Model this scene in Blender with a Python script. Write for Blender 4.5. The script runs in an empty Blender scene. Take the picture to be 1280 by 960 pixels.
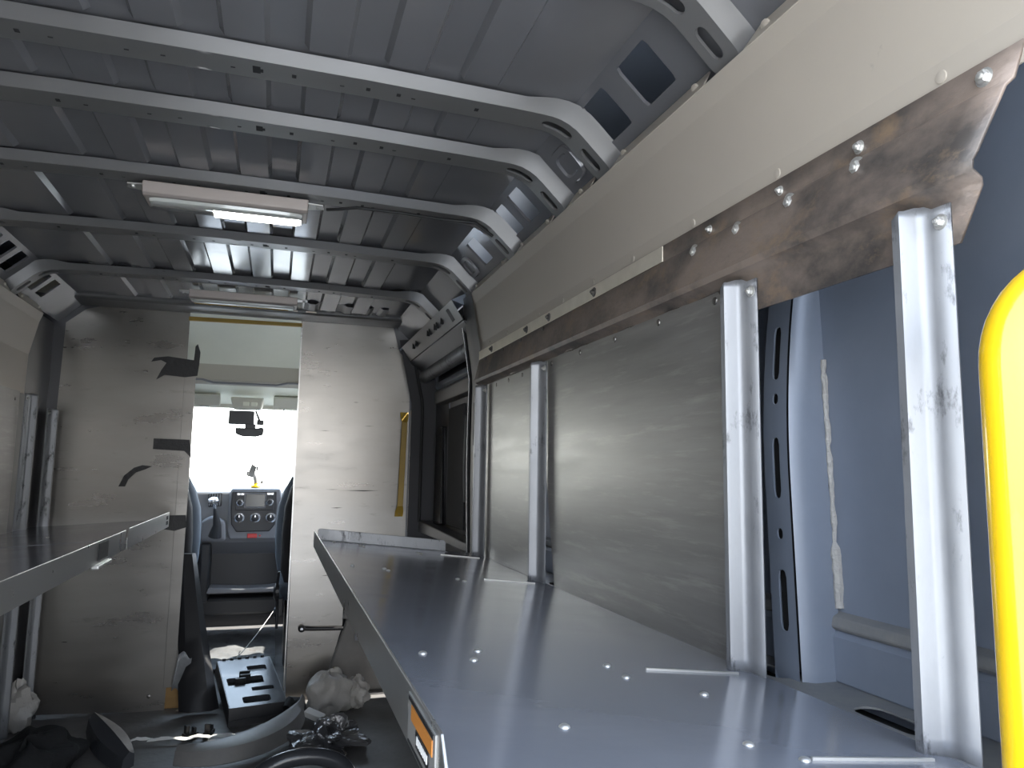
import bpy, bmesh, math, random
from mathutils import Vector, Matrix
random.seed(7)
PI = math.pi
C = bpy.context.collection
SC = bpy.context.scene

# ------------------------------------------------------------------ camera
cam = bpy.data.cameras.new('camera')
cam.sensor_width = 36.0
cam.lens = 36.0 * 925.0 / 1280.0
cam.clip_start = 0.02
cam_ob = bpy.data.objects.new('camera', cam)
C.objects.link(cam_ob)
MW = ((0.95316085, -0.05093759, 0.29814386),
      (-0.30204648, -0.10853196, 0.94709489),
      (0.01588459, 0.99278708, 0.11883393))      # columns: right, up, forward
m4 = Matrix.Identity(4)
for i in range(3):
    m4[i][0] = MW[i][0]; m4[i][1] = MW[i][1]; m4[i][2] = -MW[i][2]
m4.translation = Vector((0, 0, 1.105))
cam_ob.matrix_world = m4
SC.camera = cam_ob

# ------------------------------------------------------------------ view, world, sun, sky portals
SC.view_settings.view_transform = 'Standard'
SC.view_settings.look = 'None'
SC.view_settings.gamma = 1.0
SC.view_settings.use_curve_mapping = False
SC.view_settings.exposure = 0.35
FRONT, REAR = 11.0, 5.6
world = bpy.data.worlds.new('sky'); SC.world = world
world.use_nodes = True
wn = world.node_tree; wn.nodes.clear()
wo = wn.nodes.new('ShaderNodeOutputWorld'); wb = wn.nodes.new('ShaderNodeBackground')
tc = wn.nodes.new('ShaderNodeTexCoord'); sx = wn.nodes.new('ShaderNodeSeparateXYZ')
mr = wn.nodes.new('ShaderNodeMapRange'); mr.inputs[1].default_value = -1; mr.inputs[2].default_value = 1
rp = wn.nodes.new('ShaderNodeValToRGB')
cr = rp.color_ramp
cr.elements[0].position = 0.0; cr.elements[0].color = (0.20, 0.19, 0.175, 1)
cr.elements[1].position = 1.0; cr.elements[1].color = (0.42, 0.56, 0.80, 1)
for p, c in ((0.46, (0.30, 0.28, 0.25, 1)), (0.50, (0.85, 0.84, 0.80, 1)), (0.58, (0.92, 0.95, 1.0, 1)), (0.72, (0.66, 0.78, 0.96, 1))):
    e = cr.elements.new(p); e.color = c
wn.links.new(tc.outputs['Generated'], sx.inputs[0]); wn.links.new(sx.outputs['Z'], mr.inputs[0])
wn.links.new(mr.outputs[0], rp.inputs[0]); wn.links.new(rp.outputs[0], wb.inputs[0])
# the half of the sky ahead of the van is set brighter
az = wn.nodes.new('ShaderNodeMapRange'); az.inputs[1].default_value = -0.5; az.inputs[2].default_value = 0.6
az.inputs[3].default_value = REAR; az.inputs[4].default_value = FRONT
wn.links.new(sx.outputs['Y'], az.inputs[0]); wn.links.new(az.outputs[0], wb.inputs[1])
wn.links.new(wb.outputs[0], wo.inputs[0])

def portal(name, loc, rot, sx_, sy_):
    l = bpy.data.lights.new(name, 'AREA'); l.shape = 'RECTANGLE'; l.size = sx_; l.size_y = sy_
    l.cycles.is_portal = True
    o = bpy.data.objects.new(name, l); C.objects.link(o); o.location = loc; o.rotation_euler = rot
    return o
# open rear doors, and the windscreen: the sky comes in through both
portal('rear_door_opening_sky', (0.23, 0.05, 1.0), (PI / 2, 0, 0), 1.25, 2.1)
portal('windscreen_sky', (-0.165, 5.32, 1.28), (-math.radians(58), 0, 0), 1.9, 1.1)
sun = bpy.data.lights.new('sun', 'SUN'); sun.energy = 12.0; sun.angle = math.radians(0.53); sun.color = (1.0, 0.95, 0.86)
sun_ob = bpy.data.objects.new('sun', sun); C.objects.link(sun_ob)
sun_ob.rotation_euler = Vector((-0.615, -0.012, -0.788)).to_track_quat('-Z', 'Y').to_euler()

# ------------------------------------------------------------------ helpers
class MB:
    def __init__(s): s.v = []; s.f = []
    def add(s, vs, fs):
        n = len(s.v); s.v += [tuple(map(float, p)) for p in vs]; s.f += [tuple(i + n for i in f) for f in fs]; return s
    def box(s, x0, x1, y0, y1, z0, z1):
        vs = [(x, y, z) for x in (x0, x1) for y in (y0, y1) for z in (z0, z1)]
        return s.add(vs, [(0, 1, 3, 2), (4, 6, 7, 5), (0, 4, 5, 1), (2, 3, 7, 6), (0, 2, 6, 4), (1, 5, 7, 3)])
    def loft(s, rings, caps=True, closed=True):
        n = len(rings[0]); vs = [p for r in rings for p in r]; fs = []
        for i in range(len(rings) - 1):
            for j in range(n if closed else n - 1):
                k = (j + 1) % n
                fs.append((i * n + j, i * n + k, (i + 1) * n + k, (i + 1) * n + j))
        if caps and closed:
            fs.append(tuple(range(n - 1, -1, -1))); fs.append(tuple(range((len(rings) - 1) * n, len(rings) * n)))
        return s.add(vs, fs)
    def prism(s, poly, axis, a, b):
        def p3(p, h):
            u, w = p
            return {'x': (h, u, w), 'y': (u, h, w), 'z': (u, w, h)}[axis]
        return s.loft([[p3(p, a) for p in poly], [p3(p, b) for p in poly]])
    def tube(s, path, r, n=12, caps=True):
        P = [Vector(p) for p in path]; rings = []
        t0 = (P[1] - P[0]).normalized()
        ref = Vector((0, 0, 1)) if abs(t0.z) < 0.9 else Vector((1, 0, 0))
        u = t0.cross(ref).normalized()
        for i, p in enumerate(P):
            t = (P[min(i + 1, len(P) - 1)] - P[max(i - 1, 0)]).normalized()
            u = (u - t * u.dot(t)).normalized(); w = t.cross(u)
            rr = r[i] if isinstance(r, (list, tuple)) else r
            rings.append([tuple(p + u * rr * math.cos(a) + w * rr * math.sin(a)) for a in [2 * PI * k / n for k in range(n)]])
        return s.loft(rings, caps)
    def lathe(s, prof, o, ax, n=16):
        o = Vector(o); ax = Vector(ax).normalized()
        ref = Vector((0, 0, 1)) if abs(ax.z) < 0.9 else Vector((1, 0, 0))
        u = ax.cross(ref).normalized(); w = ax.cross(u)
        rings = [[tuple(o + ax * h + (u * math.cos(2 * PI * k / n) + w * math.sin(2 * PI * k / n)) * r) for k in range(n)] for r, h in prof]
        return s.loft(rings)
    def grid(s, us, vs_, fn):
        nu, nv = len(us), len(vs_)
        return s.add([fn(u, v) for u in us for v in vs_],
                     [(i * nv + j, (i + 1) * nv + j, (i + 1) * nv + j + 1, i * nv + j + 1) for i in range(nu - 1) for j in range(nv - 1)])
    def plate(s, cells, t0, t1, mp, step=0.02, tstep=0.02):
        """a strip s x [t0,t1] cut into cells (s0,s1,hole); a hole is (sc,tc,a,b,r,depth) with rounded corners"""
        def lin(a, b, st): 
            n = max(1, int(math.ceil(abs(b - a) / st - 1e-6))); return [a + (b - a) * i / n for i in range(n + 1)]
        for s0, s1, hole in cells:
            if hole is None:
                s.grid(lin(s0, s1, step), lin(t0, t1, tstep), lambda a, b: mp(a, b, 0)); continue
            sc, tcn, a, b, r, dep = hole
            q = 8; side = [-1 + 2 * i / q for i in range(q)]
            sq = [(x, -1) for x in side] + [(1, x) for x in side] + [(-x, 1) for x in side] + [(-1, -x) for x in side]
            outer = [(s0 + (s1 - s0) * (x + 1) / 2, t0 + (t1 - t0) * (y + 1) / 2) for x, y in sq]
            inner = []
            for x, y in sq:
                px, py = x * a, y * b
                cx = max(-(a - r), min(a - r, px)); cy = max(-(b - r), min(b - r, py))
                d = Vector((px - cx, py - cy)); d = d.normalized() * r if d.length > 1e-9 else Vector((0, 0))
                inner.append((sc + cx + d.x, tcn + cy + d.y))
            K = 4; n = len(sq)
            rings = [[mp(o[0] + (i_[0] - o[0]) * k / K, o[1] + (i_[1] - o[1]) * k / K, 0) for o, i_ in zip(outer, inner)] for k in range(K + 1)]
            rings.append([mp(i_[0], i_[1], dep) for i_ in inner])
            s.loft(rings, caps=False)
        return s
    def build(s, name, mat, parent=None, bevel=0.0, smooth=False, seg=2, solid=0.0, loc=None):
        me = bpy.data.meshes.new(name); me.from_pydata(s.v, [], s.f); me.update()
        bm = bmesh.new(); bm.from_mesh(me); bmesh.ops.remove_doubles(bm, verts=bm.verts, dist=1e-5)
        bmesh.ops.recalc_face_normals(bm, faces=bm.faces); bm.to_mesh(me); bm.free()
        me.materials.append(mat)
        o = bpy.data.objects.new(name, me); C.objects.link(o)
        if smooth:
            for p in me.polygons: p.use_smooth = True
            try: me.set_sharp_from_angle(angle=math.radians(38))
            except Exception: pass
        if solid:
            md = o.modifiers.new('thickness', 'SOLIDIFY'); md.thickness = solid; md.offset = 0
        if bevel:
            md = o.modifiers.new('bevel', 'BEVEL'); md.width = bevel; md.segments = seg; md.limit_method = 'ANGLE'; md.angle_limit = math.radians(40)
        if parent is not None: o.parent = parent
        if loc: o.location = loc
        return o

def build_split(m, name, mat_, parent, off_t=None, **kw):
    # each loose piece becomes a part of its own
    par = list(range(len(m.v)))
    def find(a):
        while par[a] != a: par[a] = par[par[a]]; a = par[a]
        return a
    for f in m.f:
        for a in f[1:]: par[find(a)] = find(f[0])
    groups = {}
    for f in m.f: groups.setdefault(find(f[0]), []).append(f)
    out = []
    for fs in groups.values():
        ids = sorted({a for f in fs for a in f}); ix = {a: k for k, a in enumerate(ids)}
        q = MB(); q.v = [m.v[a] for a in ids]; q.f = [tuple(ix[a] for a in f) for f in fs]
        o = q.build(name, mat_, parent, **kw)
        if off_t is not None: o.location = (-off_t.location.x, -off_t.location.y, -off_t.location.z)
        out.append(o)
    return out
def tag(o, label=None, cat=None, group=None, kind=None):
    if label: o['label'] = label
    if cat: o['category'] = cat
    if group: o['group'] = group
    if kind: o['kind'] = kind
    return o
def thing(name, label, cat, group=None, loc=(0, 0, 0)):
    o = bpy.data.objects.new(name, None); o.empty_display_size = 0.05; C.objects.link(o); o.location = loc
    return tag(o, label, cat, group)
def structure(name, loc=(0, 0, 0)):
    o = bpy.data.objects.new(name, None); C.objects.link(o); o['kind'] = 'structure'; return o

# ------------------------------------------------------------------ materials
def mat(name, col, rough=0.5, metal=0.0, spec=0.5, coat=0.0, emit=None, estr=0.0,
        n_scale=0.0, n_amt=0.0, n_col=None, stretch=(1, 1, 1), r_var=0.0, bump=0.0, bump_scale=40.0, detail=6.0, n2=None):
    m = bpy.data.materials.new(name); m.use_nodes = True
    nt = m.node_tree; b = nt.nodes['Principled BSDF']
    b.inputs['Base Color'].default_value = (*col, 1); b.inputs['Roughness'].default_value = rough
    b.inputs['Metallic'].default_value = metal; b.inputs['Specular IOR Level'].default_value = spec
    b.inputs['Coat Weight'].default_value = coat
    if emit: b.inputs['Emission Color'].default_value = (*emit, 1); b.inputs['Emission Strength'].default_value = estr
    tcn = mp = None
    def coords():
        nonlocal tcn, mp
        if mp is None:
            tcn = nt.nodes.new('ShaderNodeTexCoord'); mp = nt.nodes.new('ShaderNodeMapping')
            mp.inputs['Scale'].default_value = stretch
            nt.links.new(tcn.outputs['Object'], mp.inputs[0])
        return mp.outputs[0]
    if n_scale:
        nz = nt.nodes.new('ShaderNodeTexNoise'); nz.inputs['Scale'].default_value = n_scale; nz.inputs['Detail'].default_value = detail
        nz.inputs['Roughness'].default_value = 0.65
        nt.links.new(coords(), nz.inputs['Vector'])
        r = nt.nodes.new('ShaderNodeValToRGB')
        r.color_ramp.elements[0].position = 0.5 - n_amt; r.color_ramp.elements[1].position = 0.5 + n_amt
        r.color_ramp.elements[0].color = (*(n_col or col), 1); r.color_ramp.elements[1].color = (*col, 1)
        nt.links.new(nz.outputs['Fac'], r.inputs[0])
        outc = r.outputs[0]
        if n2:
            c2, sc2, lo, hi = n2
            z2 = nt.nodes.new('ShaderNodeTexNoise'); z2.inputs['Scale'].default_value = sc2; z2.inputs['Detail'].default_value = 8
            z2.inputs['Roughness'].default_value = 0.7
            nt.links.new(coords(), z2.inputs['Vector'])
            mr2 = nt.nodes.new('ShaderNodeMapRange'); mr2.inputs[1].default_value = lo; mr2.inputs[2].default_value = hi
            nt.links.new(z2.outputs['Fac'], mr2.inputs[0])
            mx = nt.nodes.new('ShaderNodeMixRGB'); nt.links.new(mr2.outputs[0], mx.inputs[0]); nt.links.new(outc, mx.inputs[1])
            mx.inputs[2].default_value = (*c2, 1); outc = mx.outputs[0]
        nt.links.new(outc, b.inputs['Base Color'])
        if r_var:
            mrn = nt.nodes.new('ShaderNodeMapRange'); mrn.inputs[3].default_value = rough - r_var; mrn.inputs[4].default_value = rough + r_var
            mrn.inputs[1].default_value = 0.25; mrn.inputs[2].default_value = 0.75
            nt.links.new(nz.outputs['Fac'], mrn.inputs[0]); nt.links.new(mrn.outputs[0], b.inputs['Roughness'])
    if bump:
        nb = nt.nodes.new('ShaderNodeTexNoise'); nb.inputs['Scale'].default_value = bump_scale; nb.inputs['Detail'].default_value = 5
        nt.links.new(coords(), nb.inputs['Vector'])
        bp = nt.nodes.new('ShaderNodeBump'); bp.inputs['Strength'].default_value = bump; bp.inputs['Distance'].default_value = 0.01
        nt.links.new(nb.outputs['Fac'], bp.inputs['Height']); nt.links.new(bp.outputs[0], b.inputs['Normal'])
    return m
M = {}
M['roof'] = mat('grey_roof_paint', (0.225, 0.225, 0.235), 0.15, 0.3, n_scale=3, n_amt=0.3, n_col=(0.195, 0.195, 0.205), r_var=0.05, bump=0.02, bump_scale=14)
M['rib'] = mat('grey_rib_paint', (0.172, 0.169, 0.166), 0.32, 0.2, n_scale=6, n_amt=0.4, n_col=(0.152, 0.150, 0.149), r_var=0.06)
M['body'] = mat('blue_grey_primer', (0.235, 0.27, 0.335), 0.36, 0.15, n_scale=5, n_amt=0.25, n_col=(0.195, 0.225, 0.28), r_var=0.06)
M['dusty'] = mat('dusty_primer', (0.30, 0.29, 0.265), 0.6, 0.0, n_scale=7, n_amt=0.18, n_col=(0.17, 0.18, 0.20))
M['sealer'] = mat('seam_sealer', (0.42, 0.41, 0.39), 0.7, bump=0.6, bump_scale=120)
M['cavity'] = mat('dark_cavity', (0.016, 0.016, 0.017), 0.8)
M['panel'] = mat('grey_composite_sheet', (0.44, 0.395, 0.335), 0.42, 0.0, spec=0.5, n_scale=4, n_amt=0.4, n_col=(0.39, 0.35, 0.30), r_var=0.05, n2=((0.27, 0.25, 0.22), 26, 0.66, 0.82))
M['alu'] = mat('scuffed_aluminium_sheet', (0.36, 0.35, 0.335), 0.42, 0.7, n_scale=6, n_amt=0.2, n_col=(0.26, 0.25, 0.24), stretch=(1, 0.35, 4), r_var=0.07, n2=((0.45, 0.435, 0.41), 14, 0.54, 0.80))
M['alub'] = mat('bulkhead_aluminium', (0.30, 0.285, 0.265), 0.30, 0.9, n_scale=4, n_amt=0.3, n_col=(0.25, 0.235, 0.22), stretch=(0.6, 1, 2.6), r_var=0.06, n2=((0.13, 0.12, 0.115), 8, 0.60, 0.85), bump=0.03, bump_scale=7)
M['deck'] = mat('shelf_aluminium', (0.30, 0.312, 0.35), 0.17, 0.45, n_scale=5, n_amt=0.3, n_col=(0.25, 0.26, 0.295), stretch=(1, 2.5, 1), r_var=0.05, bump=0.012, bump_scale=16, n2=((0.62, 0.61, 0.58), 38, 0.70, 0.78))
M['lip'] = mat('shelf_lip_aluminium', (0.54, 0.535, 0.52), 0.32, 0.85, n_scale=9, n_amt=0.3, n_col=(0.45, 0.44, 0.42), r_var=0.08)
M['post'] = mat('galvanised_post', (0.33, 0.337, 0.35), 0.46, 0.55, n_scale=18, n_amt=0.22, n_col=(0.25, 0.257, 0.27), stretch=(1, 1, 0.4), r_var=0.1, n2=((0.06, 0.06, 0.065), 24, 0.555, 0.66))
M['rail'] = mat('rusted_steel', (0.27, 0.215, 0.18), 0.44, 0.25, n_scale=7, n_amt=0.11, n_col=(0.085, 0.076, 0.07), stretch=(1, 0.8, 1.2), r_var=0.10, n2=((0.30, 0.215, 0.145), 12, 0.54, 0.70), bump=0.15, bump_scale=70)
M['bright'] = mat('bright_strip', (0.86, 0.80, 0.68), 0.42, 0.6, n_scale=20, n_amt=0.25, n_col=(0.72, 0.66, 0.55))
M['zinc'] = mat('zinc_bolt', (0.66, 0.655, 0.63), 0.42, 0.8)
M['darkbolt'] = mat('dark_bolt', (0.20, 0.19, 0.18), 0.35, 0.9)
M['yellow'] = mat('yellow_enamel', (0.74, 0.47, 0.010), 0.22, 0.0, coat=0.5)
M['ochre'] = mat('ochre_enamel', (0.44, 0.28, 0.035), 0.42, n_scale=14, n_amt=0.3, n_col=(0.33, 0.21, 0.03))
M['wood'] = mat('raw_board', (0.36, 0.21, 0.07), 0.65, n_scale=20, n_amt=0.3, n_col=(0.24, 0.14, 0.05), stretch=(0.2, 1, 1))
M['tape'] = mat('black_tape', (0.018, 0.017, 0.018), 0.5, bump=0.3, bump_scale=60)
M['black'] = mat('black_plastic', (0.018, 0.018, 0.020), 0.38, bump=0.05, bump_scale=180)
M['glossblack'] = mat('gloss_black', (0.012, 0.012, 0.014), 0.16)
M['doorpaint'] = mat('dark_door_paint', (0.085, 0.085, 0.092), 0.28, 0.1)
M['door_card'] = mat('dark_door_card', (0.04, 0.04, 0.043), 0.6)
M['rubber'] = mat('rubber', (0.014, 0.014, 0.015), 0.6)
M['floor'] = mat('grimy_floor', (0.20, 0.193, 0.19), 0.55, n_scale=5, n_amt=0.3, n_col=(0.105, 0.102, 0.10), bump=0.25, bump_scale=30)
M['lens'] = mat('lamp_lens', (0.62, 0.64, 0.60), 0.10, 0.0, spec=0.9, coat=1.0)
M['lamphouse'] = mat('lamp_housing', (0.40, 0.35, 0.32), 0.45, 0.2)
M['led'] = mat('lit_led_strip', (0.9, 0.9, 0.86), 0.3, emit=(1.0, 0.97, 0.90), estr=5.0)
M['fabric'] = mat('headliner_cloth', (0.80, 0.81, 0.70), 0.9, n_scale=3, n_amt=0.35, n_col=(0.70, 0.71, 0.61))
M['cabtrim'] = mat('pale_cab_trim', (0.47, 0.45, 0.39), 0.7)
M['visor'] = mat('visor_vinyl', (0.55, 0.54, 0.47), 0.7)
M['dash'] = mat('dash_plastic', (0.22, 0.225, 0.245), 0.5, bump=0.08, bump_scale=220)
M['dashdark'] = mat('dash_dark_plastic', (0.028, 0.029, 0.033), 0.4)
M['silver'] = mat('silver_ring', (0.62, 0.63, 0.65), 0.25, 0.9)
M['screen'] = mat('screen_glass', (0.05, 0.05, 0.046), 0.12)
M['redbtn'] = mat('red_button', (0.62, 0.03, 0.03), 0.35)
M['seat'] = mat('seat_fabric', (0.032, 0.031, 0.033), 0.85, bump=0.2, bump_scale=200)
M['seatblue'] = mat('seat_side_fabric', (0.13, 0.16, 0.20), 0.8)
M['foil'] = mat('dirty_white_sheet', (0.30, 0.31, 0.32), 0.35, 0.2, n_scale=9, n_amt=0.2, n_col=(0.16, 0.165, 0.17), bump=0.5, bump_scale=11)
M['bag'] = mat('plastic_bag', (0.48, 0.46, 0.43), 0.35, bump=0.7, bump_scale=32)
M['clearfilm'] = mat('crumpled_film', (0.13, 0.13, 0.135), 0.12, 0.3, bump=0.9, bump_scale=26)
M['greytrim'] = mat('grey_trim_plastic', (0.22, 0.21, 0.20), 0.45, n_scale=10, n_amt=0.3, n_col=(0.16, 0.155, 0.15))
M['paper'] = mat('white_paper', (0.80, 0.79, 0.76), 0.7)
M['tray'] = mat('console_plastic', (0.05, 0.053, 0.06), 0.22, bump=0.06, bump_scale=160)
M['sticker'] = mat('sticker_silver', (0.36, 0.355, 0.34), 0.4, 0.3)
M['orange'] = mat('sticker_orange', (0.62, 0.24, 0.045), 0.45)
M['cloth'] = mat('black_cloth', (0.012, 0.012, 0.013), 0.95, bump=0.4, bump_scale=60)
M['concrete'] = mat('pale_yard', (0.52, 0.50, 0.46), 0.9, n_scale=2, n_amt=0.3, n_col=(0.44, 0.42, 0.39))
# thin glass: mostly clear, mirror at grazing angles
gm = bpy.data.materials.new('thin_glass'); gm.use_nodes = True
gn = gm.node_tree; gn.nodes.clear()
go_ = gn.nodes.new('ShaderNodeOutputMaterial'); gt = gn.nodes.new('ShaderNodeBsdfTransparent'); gg = gn.nodes.new('ShaderNodeBsdfGlossy')
gg.inputs['Roughness'].default_value = 0.02; gt.inputs[0].default_value = (0.90, 0.94, 0.92, 1)
gx = gn.nodes.new('ShaderNodeMixShader'); gx.inputs[0].default_value = 0.07
gn.links.new(gt.outputs[0], gx.inputs[1]); gn.links.new(gg.outputs[0], gx.inputs[2])
gn.links.new(gx.outputs[0], go_.inputs[0]); M['glass'] = gm

# ------------------------------------------------------------------ van shell
XC = -0.165                      # middle of the van
RIBS = [0.94, 1.40, 1.655, 2.055, 2.56, 3.15]
ZR = 1.845                       # underside of the ribs
Y0, YB = 0.16, 3.86              # rear opening, bulkhead

# ceiling: sheet with long pressed recesses between the ribs
pads = [XC + (k - 3.5) * 0.1455 for k in range(8)]
xs = [-0.90]
for p in pads:
    xs += [p - 0.043, p - 0.034, p + 0.034, p + 0.043]
xs += [0.57]
ribsx = [0.30] + RIBS + [3.68]
ys = [Y0]; recess = []
for a, b in zip(ribsx[:-1], ribsx[1:]):
    a2 = a + 0.055; b2 = b - 0.062
    ys += [a2, a2 + 0.008, b2 - 0.008, b2]; recess.append((a2, b2))
ys += [YB]
def rz(x): return 1.876 - 0.008 * (abs(x - XC) / 0.73) ** 2
def roof(x, y):
    inx = any(abs(x - p) < 0.036 for p in pads); iny = any(a + 0.005 < y < b - 0.005 for a, b in recess)
    return (x, y, rz(x) + (-0.009 if inx and iny else 0.004))
ceil = structure('ceiling')
MB().grid(xs, ys, roof).build('roof_sheet', M['roof'], ceil)
MB().box(-1.2, 0.87, Y0, 5.0, 1.975, 1.985).build('roof_skin', M['body'], ceil)

# cant rails: sloping sheets between roof and walls with square openings
def cant(side):
    def mp(s, t, d):   # s along Y, t down the slope 0..1
        hx = 0.722 + t * 0.112; z = 1.872 - t * 0.104
        return (XC + side * (hx + 0.6 * d), s, z + 0.7 * d)
    cells = []; y = Y0
    wins = [(0.50, 0.62), (0.70, 0.82), (1.087, 1.195), (1.258, 1.36), (1.80, 1.89), (1.935, 2.015), (2.25, 2.35)]
    if side < 0: wins += [(2.68, 2.78), (2.83, 2.92), (2.96, 3.05), (3.25, 3.34), (3.38, 3.47)]
    for a, b in wins:
        cells += [(y, a - 0.012, None), (a - 0.012, b + 0.012, ((a + b) / 2, 0.42, (b - a) / 2, 0.30, 0.012, 0.008))]; y = b + 0.012
    cells.append((y, YB, None))
    return MB().plate(cells, 0.0, 1.0, mp, step=0.5, tstep=0.5)
wr = structure('wall_right'); wl = structure('wall_left')
for side, w in ((1, wr), (-1, wl)):
    cant(side).build('cant_rail', M['roof'], w)
    # dished plate between the second and third rib, and pressed cup further forward
    m = MB(); 
    for yc in (1.535, 2.455):
        c = Vector((XC + side * 0.778, yc, 1.820)); n = Vector((-side * 0.72, 0, -0.69)); u = Vector((0, 1, 0)); v = n.cross(u)
        a_, b_ = (0.05, 0.045) if yc < 2 else (0.045, 0.042)
        rings = []
        for k, h in ((1.0, 0.001), (0.92, 0.008), (0.62, 0.008), (0.52, 0.003), (0.1, 0.003)):
            ring = []
            for j in range(24):
                an = 2 * PI * j / 24; ca, sa = math.cos(an), math.sin(an); q = (abs(ca) ** 4 + abs(sa) ** 4) ** -0.25
                ring.append(tuple(c + u * ca * q * a_ * k + v * sa * q * b_ * k + n * h))
            rings.append(ring)
        m.loft(rings)
    m.build('pressed_dish', M['roof'], w, smooth=True)
    xo = XC + side * 1.035
    MB().box(xo - 0.006, xo + 0.006, Y0, 2.62, 0.0, 1.72).build('outer_skin', M['body'], w)
    MB().prism([(XC + side * 1.035, 1.715), (XC + side * 0.99, 1.975), (XC + side * 1.00, 1.985), (XC + side * 1.045, 1.715)], 'y', Y0, 5.0).build('upper_skin', M['cavity'], w)  # near-black colour puts shade behind the rail openings
    # sill ledge with long openings
    def mpl(s, t, d, side=side): return (XC + side * t, s, 0.79 - d)
    hl = [(0.53, 0.64), (0.755, 0.875), (1.025, 1.12), (1.30, 1.42), (1.62, 1.74), (1.95, 2.07)]
    cells = []; y = Y0
    for a, b in hl:
        cells += [(y, a - 0.02, None), (a - 0.02, b + 0.02, ((a + b) / 2, 0.955, (b - a) / 2, 0.024, 0.022, 0.003))]; y = b + 0.02
    cells.append((y, 2.62, None))
    MB().plate(cells, 0.83, 1.02, mpl, step=0.4).build('sill_ledge', M['dusty'], w)
    MB().grid([Y0, 2.6], [0.86, 1.01], lambda y, u: (XC + side * u, y, 0.765)).build('sill_inside', M['cavity'], w)  # dark sheet stands in for the shade under the ledge openings
    MB().prism([(XC + side * 1.012, 0.79), (XC + side * 1.012, 0.858), (XC + side * 1.018, 0.868), (XC + side * 1.032, 0.868), (XC + side * 1.032, 0.79)], 'y', Y0, 2.62).build('sill_step', M['body'], w, bevel=0.003)
    MB().prism([(XC + side * 1.016, 0.868), (XC + side * 1.010, 0.873), (XC + side * 1.014, 0.888), (XC + side * 1.032, 0.896), (XC + side * 1.032, 0.868)], 'y', Y0, 2.62).build('sill_bead', M['dusty'], w, bevel=0.003)
    # upright hat pillar with slots, behind the shelf posts
    for yp in ((1.0,) if side > 0 else (2.4,)):
        def lean(z): return 0.035 * max(0.0, (z - 1.1) / 0.35) ** 2 - 0.012
        def mpp(s, t, d, side=side, yp=yp):
            return (XC + side * (0.967 + lean(s) + d), yp - 0.012 + t + (s - 0.79) * 0.045, s)
        cells = [(0.775, 0.852, None), (0.852, 0.965, (0.908, 0.041, 0.048, 0.010, 0.0098, 0.003)), (0.965, 1.0, None),
                 (1.0, 1.026, (1.013, 0.041, 0.009, 0.007, 0.0069, 0.003)), (1.026, 1.06, None),
                 (1.06, 1.18, (1.12, 0.041, 0.050, 0.009, 0.0089, 0.003)), (1.18, 1.222, None), (1.222, 1.248, (1.235, 0.041, 0.009, 0.007, 0.0069, 0.003)),
                 (1.248, 1.262, None), (1.262, 1.37, (1.314, 0.041, 0.046, 0.009, 0.0089, 0.003)), (1.37, 1.70, None)]
        m = MB().plate(cells, 0.012, 0.072, mpp, step=0.03)
        m.plate([(0.775, 1.70, None)], 0.0, 1.0, lambda s, t, d: (mpp(s, 0, 0)[0] + side * (t * 0.066 + 0.004), mpp(s, 0.012, 0)[1] - 0.012 * min(1, t * 4), s), step=0.03, tstep=0.25)
        m.plate([(0.775, 1.70, None)], 0.0, 1.0, lambda s, t, d: (mpp(s, 0, 0)[0] + side * (t * 0.07), mpp(s, 0.072, 0)[1] + 0.012 * t, s), step=0.03, tstep=0.5)
        m.build('body_pillar', M['body'], w, smooth=True)
        MB().plate([(0.80, 1.70, None)], 0.016, 0.068, lambda s, t, d: (mpp(s, 0, 0)[0] + side * 0.018, mpp(s, t, 0)[1], s), step=0.05, tstep=0.1).build('pillar_inside', M['cavity'], w)  # dark sheet behind the slots, painting the shade inside the pillar
        m = MB(); pa = []; rr = []
        for i in range(40):
            z = 0.90 + 0.40 * i / 39
            pa.append((XC + side * 1.026, mpp(z, 0, 0)[1] - 0.002 + random.uniform(-.0015, .0015), z)); rr.append(random.uniform(0.003, 0.006) + (0.004 if z < 1.0 else 0))
        m.tube(pa, rr, 7).build('seam_sealer_bead', M['sealer'], w)
# rear corner post of the body
m = MB().box(0.70, 0.866, 0.40, 0.53, 0.79, 1.40); m.build('corner_post', M['dusty'], wr, bevel=0.008)
MB().box(0.80, 0.87, Y0, 0.34, 0.0, 1.75).build('corner_pillar', M['body'], wr, bevel=0.01)
# unseen left rear door, shut to keep light off the left half
d2 = structure('door_2')
MB().box(-1.21, -0.33, 0.10, 0.13, -0.05, 1.95).build('rear_door_leaf', M['doorpaint'], d2, bevel=0.006)
MB().box(-1.05, -0.42, 0.13, 0.15, 0.15, 1.0).build('rear_door_liner', M['doorpaint'], d2, bevel=0.01)
MB().box(-1.05, -0.42, 0.13, 0.14, 1.1, 1.75).build('rear_door_upper_liner', M['doorpaint'], d2, bevel=0.01)
# lower body liners under the shelves
MB().box(0.665, 0.675, Y0, 2.5, 0.0, 0.79).build('lower_liner', M['body'], wr)
MB().box(-1.005, -0.995, Y0, 3.42, 0.0, 0.79).build('lower_liner', M['doorpaint'], wl)
MB().box(-1.215, -1.195, 2.6, 5.2, 0.0, 1.75).build('outer_skin', M['doorpaint'], wl)

floor = MB().box(-1.25, 0.92, 0.05, 6.0, -0.05, 0.0).build('floor', M['floor']); tag(floor, kind='structure')
ground = MB().grid([-40 + 8 * i for i in range(11)], [-40 + 8 * i for i in range(11)], lambda x, y: (x, y, -0.72)).build('ground', M['concrete']); tag(ground, kind='structure')

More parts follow.
